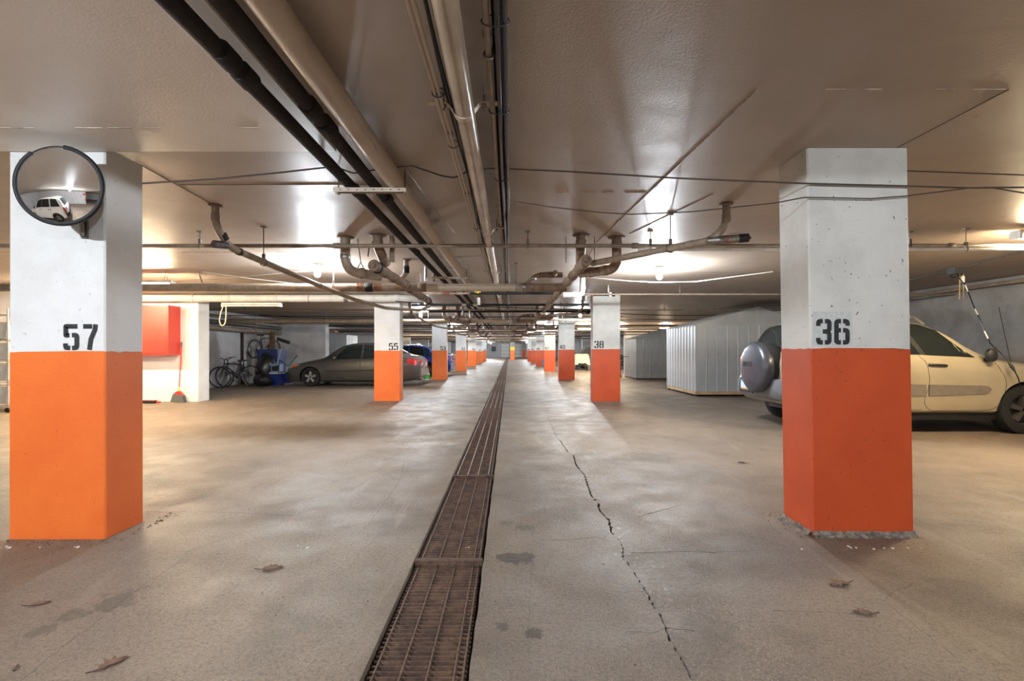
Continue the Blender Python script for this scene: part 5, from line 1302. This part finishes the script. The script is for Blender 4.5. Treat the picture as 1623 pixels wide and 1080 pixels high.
t = thing('wall_stain_strip', 'dark upright strip added for a dark wall stain behind the bicycles', 'board', (*at(375, 600, 16.95).xy, 0)); t.location.x = -9.57; MB().box((0, 0, 1.0), (.03, .14, 2.0)).build('plank', DKWOOD, t, smooth=False); MB().box((.02, 0, 1.0), (.012, .05, 1.9)).build('strip_face', DKWOOD, t, smooth=False)  # thin strip added in place of a dark vertical stain on the wall
for n, (z, r, mt) in enumerate(((1.94, .085, PIPE_T), (2.14, .075, STEEL), (2.34, .05, PIPE_T))):
    pipe('wall_pipe', '%s of the three pipes running along the wall above the bicycles' % ('lowest', 'middle', 'topmost')[n], [(-9.45, 11.55, z), (-9.45, 19.5, z - .03)], r, mt, seg=14, couplings=[((-9.45, 14.5, z - .01), (0, 1, 0), r * 1.12, .1, PIPE_T, 'coupling'), ((-9.45, 17.5, z - .02), (0, 1, 0), r * 1.12, .1, PIPE_R, 'coupling')])

# ------------------------------------------------------------------ red cabinet, broom, dustpan, shelving
REDP = M('red_cabinet_enamel', sl((214, 58, 44)), sl((206, 52, 40)), scale=2, rough=.42, coat=.2)
t = thing('red_cabinet', 'red metal cabinet fixed on the white wall stub', 'cabinet', (-8.40, 10.91, 1.11))
MB().bbox((-.68, -.19, 0), (.68, .19, 1.12)).build('cabinet_body', REDP, t, smooth=False)
for s_ in (-1, 1):
    d = MB().bbox((s_ * .33 - .325, -.21, .02), (s_ * .33 + .325, -.19, 1.10)).build('door', REDP, t, smooth=False); MB().box((s_ * .06, -.222, .55), (.02, .025, .12)).build('handle', STEEL, d, smooth=False)
MB().bbox((.60, -.205, 0), (.682, .19, 1.12)).build('side_rail', REDP, t, smooth=False); MB().bbox((-.7, -.2, -.012), (.69, .19, 0)).build('bottom_lip', REDP, t, smooth=False)
t = thing('angle_broom', 'red handled angle broom leaning on the white wall stub', 'broom', (-7.66, 10.98, 0))
MB().tube([(.01, -.02, .34), (-.02, .1, 1.30)], .012, 8).build('broom_handle', M('red_handle', sl((214, 52, 48)), rough=.4), t); MB().tube([(-.02, .1, 1.30), (-.022, .105, 1.40)], .014, 8).build('grip', M('grey_grip', sl((90, 84, 100)), rough=.6), t)
MB().tube([(.012, -.03, .24), (.01, -.02, .36)], [.02, .014], 8).build('yellow_collar', YELLOW, t)
MB().prism([(-.02, .26), (.04, .26), (.12, .17), (-.10, .20)], 1, -.06, .01).build('broom_head', M('red_handle'), t, smooth=False); MB().prism([(-.10, .20), (.12, .17), (.16, .0), (-.16, .02)], 1, -.075, .02).build('bristles', M('grey_bristles', sl((70, 74, 74)), sl((104, 106, 106)), scale=60, rough=.8), t, smooth=False)
t = thing('snow_brush', 'red snow brush lying on the floor below the red cabinet', 'brush', (-8.35, 10.75, 0)); MB().tube([(-.28, 0, .03), (.42, .0, .03)], .02, 8).build('brush_handle', M('red_handle'), t); MB().box((.18, 0, .05), (.3, .06, .05)).build('brush_block', M('red_handle'), t, smooth=False); MB().box((-.28, 0, .03), (.1, .14, .03)).build('scraper', TRIM, t, smooth=False); MB().box((.2, -.04, .035), (.26, .05, .06)).build('bristles', TRIM, t, smooth=False)
CLEARBIN = M('clear_plastic_tub', sl((206, 210, 208)), sl((186, 190, 192)), scale=4, rough=.25)
WIRESH = M('chrome_wire', sl((176, 176, 176)), rough=.3, metal=.7)
t = thing('wire_shelving', 'chrome wire shelving on casters at the wall past pillar 57', 'shelving', (-10.28, 9.35, 0))
for sx in (-.6, .6):
    for sy in (-.22, .22): MB().tube([(sx, sy, .1), (sx, sy, 2.0)], .014, 8).build('post', WIRESH, t); MB().lathe([(0, -.02), (.045, -.02), (.05, 0), (.045, .02), (0, .02)], 14, Matrix.Rotation(math.pi / 2, 3, 'X'), (sx, sy, .05)).build('caster', RUBBER, t)
SHZ = (.18, .62, 1.02, 1.42, 1.9)
for z in SHZ:
    m = MB()
    for y in np.linspace(-.22, .22, 8): m.tube([(-.6, y, z), (.6, y, z)], .004, 5)
    for x in np.linspace(-.6, .6, 5): m.tube([(x, -.22, z - .01), (x, .22, z - .01)], .006, 5)
    m.tube([(-.6, -.22, z - .03), (.6, -.22, z - .03)], .006, 5); m.build('shelf', WIRESH, t)
for i, z in enumerate(SHZ[:-1]):
    for j, x in enumerate((-.28, .3)):
        q = thing('storage_tub', 'clear plastic tub on the wire shelving, %s shelf, %s end' % (('bottom', 'second', 'third', 'fourth')[i], 'wall' if j == 0 else 'cabinet'), 'tub', (-10.28 + x, 9.35, z + .006), 0, 'clear tubs on the wire shelving')
        MB().add([(-.22, -.17, 0), (.22, -.17, 0), (.22, .17, 0), (-.22, .17, 0), (-.26, -.2, .3), (.26, -.2, .3), (.26, .2, .3), (-.26, .2, .3)], [(0, 3, 2, 1), (4, 5, 6, 7), (0, 1, 5, 4), (1, 2, 6, 5), (2, 3, 7, 6), (3, 0, 4, 7)]).build('tub_body', CLEARBIN, q, smooth=False); MB().box((0, 0, .312), (.55, .43, .025)).build('tub_lid', FIX, q, smooth=False)

# ------------------------------------------------------------------ white draped cart, covered car, bins
t = thing('draped_cart', 'small wheeled cart under a white dust sheet between pillars 40 and 38', 'cart', (4.42, 29.0, 0))
MB().box((0, 0, .55), (.7, .45, .5)).build('cart_body', TRIM, t, smooth=False)
for sx in (-.28, .28):
    for sy in (-.18, .18): MB().tube([(sx, sy, .08), (sx, sy, .4)], .02, 6).build('leg', TRIM, t); MB().lathe([(0, -.03), (.08, -.03), (.085, 0), (.08, .03), (0, .03)], 14, Matrix.Rotation(math.pi / 2, 3, 'X'), (sx, sy, .09)).build('caster', RUBBER, t)
rows = []
for i, (z, s_) in enumerate(((.99, .0), (.99, .34), (.95, .40), (.7, .44), (.5, .46), (.32, .48))):
    row = []
    for k in range(33):
        a = 2 * math.pi * k / 32; c_, s2 = math.cos(a), math.sin(a); sq = 1 / max(abs(c_), abs(s2)) ** .8; f = 1 + (.06 * math.sin(a * 7 + 1) if i > 2 else 0)
        drop = (.28 if (i == 5 and abs(c_) > .75) else 0) - (.12 if i == 5 and abs(c_) < .5 else 0)
        row.append((c_ * s_ * sq * f, s2 * s_ * .72 * sq * f, z - drop + (.02 * math.sin(a * 5) if i else 0)))
    rows.append(row)
MB().grid(rows).build('dust_sheet', M('cream_sheet', sl((232, 222, 200)), sl((218, 206, 182)), scale=6, rough=.85), t, angle=70)
CLOTH = M('grey_car_cover', sl((96, 94, 92)), sl((76, 74, 72)), scale=6, rough=.8)
t = make_sedan('covered_car', 'car under a grey fabric cover behind the white draped cart', 'car', CLOTH, (6.2, 31.4), 0, amber=False)
for ch in list(t.children):
    if ch.name.startswith(('side_window', 'quarter_window', 'windscreen', 'rear_window', 'door_', 'side_m', 'head_', 'wing_', 'front_g')): bpy.data.objects.remove(ch)
t = thing('storage_bin', 'small blue-grey bin at the foot of pillar 44', 'bin', (2.62, 34.6, 0)); MB().add([(-.2, -.2, 0), (.2, -.2, 0), (.2, .2, 0), (-.2, .2, 0), (-.25, -.25, .5), (.25, -.25, .5), (.25, .25, .5), (-.25, .25, .5)], [(0, 3, 2, 1), (4, 5, 6, 7), (0, 1, 5, 4), (1, 2, 6, 5), (2, 3, 7, 6), (3, 0, 4, 7)]).build('bin_body', M('blue_grey_plastic', sl((96, 104, 122)), rough=.5), t, smooth=False); MB().box((0, 0, .51), (.53, .53, .04)).build('bin_lid', M('blue_grey_plastic'), t, smooth=False)
t = thing('washer_jug', 'green and white jug on the floor beside pillar 53', 'jug', (-3.36, 19.25, 0)); MB().lathe([(0, 0), (.11, 0), (.13, .03), (.13, .24), (.08, .31), (.035, .33), (.035, .36), (0, .36)], 18).build('jug_body', PIPE_PVC, t); MB().lathe([(.132, .05), (.1325, .23)], 18).build('green_label', M('green_label', sl((70, 160, 60)), sl((60, 140, 52)), rough=.5), t)

# ------------------------------------------------------------------ leaves and chips
LEAF = M('dry_oak_leaf', sl((134, 102, 82)), sl((108, 80, 64)), scale=40, rough=.8)
half_ = [(0, 0), (.06, .12), (.22, .16), (.10, .28), (.30, .40), (.13, .48), (.27, .66), (.10, .70), (.12, .88), (0, 1)]


def leaf(px, py, size, rz, label):
    p = at(px, py, 900 / (py - VY)); t = thing('fallen_leaf', label, 'leaf', (p.x, p.y, .001), rz, 'dry leaves on the floor')
    rr = random.Random(px); m = MB(); mid = [(0, y, .05 * math.sin(y * 3) + .02) for x, y in half_]
    for sg in (-1, 1):
        out = [(sg * x * rr.uniform(.85, 1.15), y + .03 * rr.uniform(-1, 1), .02 + .28 * x * rr.uniform(.2, 1.2) + .05 * math.sin(y * 3)) for x, y in half_]
        for k in range(2):
            m.grid([[(a[0] * size, a[1] * size, (a[2] - .012 * k) * size) for a in q] for q in zip(mid, out)])
    m.build('leaf_blade', LEAF, t, smooth=False); MB().tube([(0, -.25 * size, .01), (0, 0, .03 * size), (0, .95 * size, .035 * size + .003)], .0018, 5).build('leaf_stem', DKWOOD, t)


leaf(150, 1066, .105, 1.0 - math.pi / 2, 'broad curled oak leaf at the very front of the floor')
leaf(412, 904, .12, -1.35, 'narrow curled leaf between pillar 57 and the drain')
leaf(44, 962, .085, -1.1, 'ragged leaf in front of pillar 57')
leaf(1345, 925, .12, 1.8, 'crumpled leaf in front of pillar 36')
leaf(1385, 974, .09, 1.4, 'dark twig-like leaf farther in front of pillar 36')
leaf(1185, 735, .1, 1.2, 'small leaf behind pillar 36 toward the drain')
leaf(22, 1065, .04, .5, 'tiny leaf scrap at the floor edge before pillar 57')
rr = random.Random(11); m = MB(); m2 = MB()


def chip(mb, x, y, s_):
    n = rr.choice((4, 5)); a0 = rr.uniform(0, 6); pts = [(x + s_ * rr.uniform(.5, 1) * math.cos(a0 + 6.283 * i / n), y + s_ * rr.uniform(.5, 1) * math.sin(a0 + 6.283 * i / n)) for i in range(n)]
    mb.prism(pts, 2, -.001, s_ * rr.uniform(.2, .7))


for _ in range(70): chip(m, 1.95 + rr.gauss(-.03, .03), rr.uniform(3.02, 3.5), rr.uniform(.003, .012))
for _ in range(60): chip(m, rr.uniform(1.95, 2.7), 3.03 - abs(rr.gauss(0, .06)), rr.uniform(.002, .008))
for _ in range(90): chip(m, rr.uniform(-3.2, -2.5), 2.99 - abs(rr.gauss(0, .05)), rr.uniform(.003, .011))
for _ in range(50): chip(m, -2.52 + abs(rr.gauss(0, .07)), rr.uniform(2.95, 3.5), rr.uniform(.003, .012))
for _ in range(150): chip(m, rr.uniform(-3.2, 3.2), 1.8 + abs(rr.gauss(0, 2)), rr.uniform(.002, .006))
for _ in range(50): chip(m2, rr.choice((rr.uniform(-3.2, -2.6), rr.uniform(2, 2.5), rr.uniform(-2.5, 2.5))), 2.9 + rr.choice((0, 8.1)) + rr.uniform(-.05, .0), rr.uniform(.004, .013))
tag(m.build('floor_debris', M('tan_chips', sl((140, 118, 96)), sl((90, 74, 60)), scale=90, rough=.9), smooth=False), 'scattered tan grit and bark chips on the floor around the front pillars', 'debris', kind='stuff')
tag(m2.build('paint_flakes', M('white_flakes', sl((226, 222, 214)), rough=.8), smooth=False), 'white paint flakes fallen at the feet of the pillars', 'debris', kind='stuff')
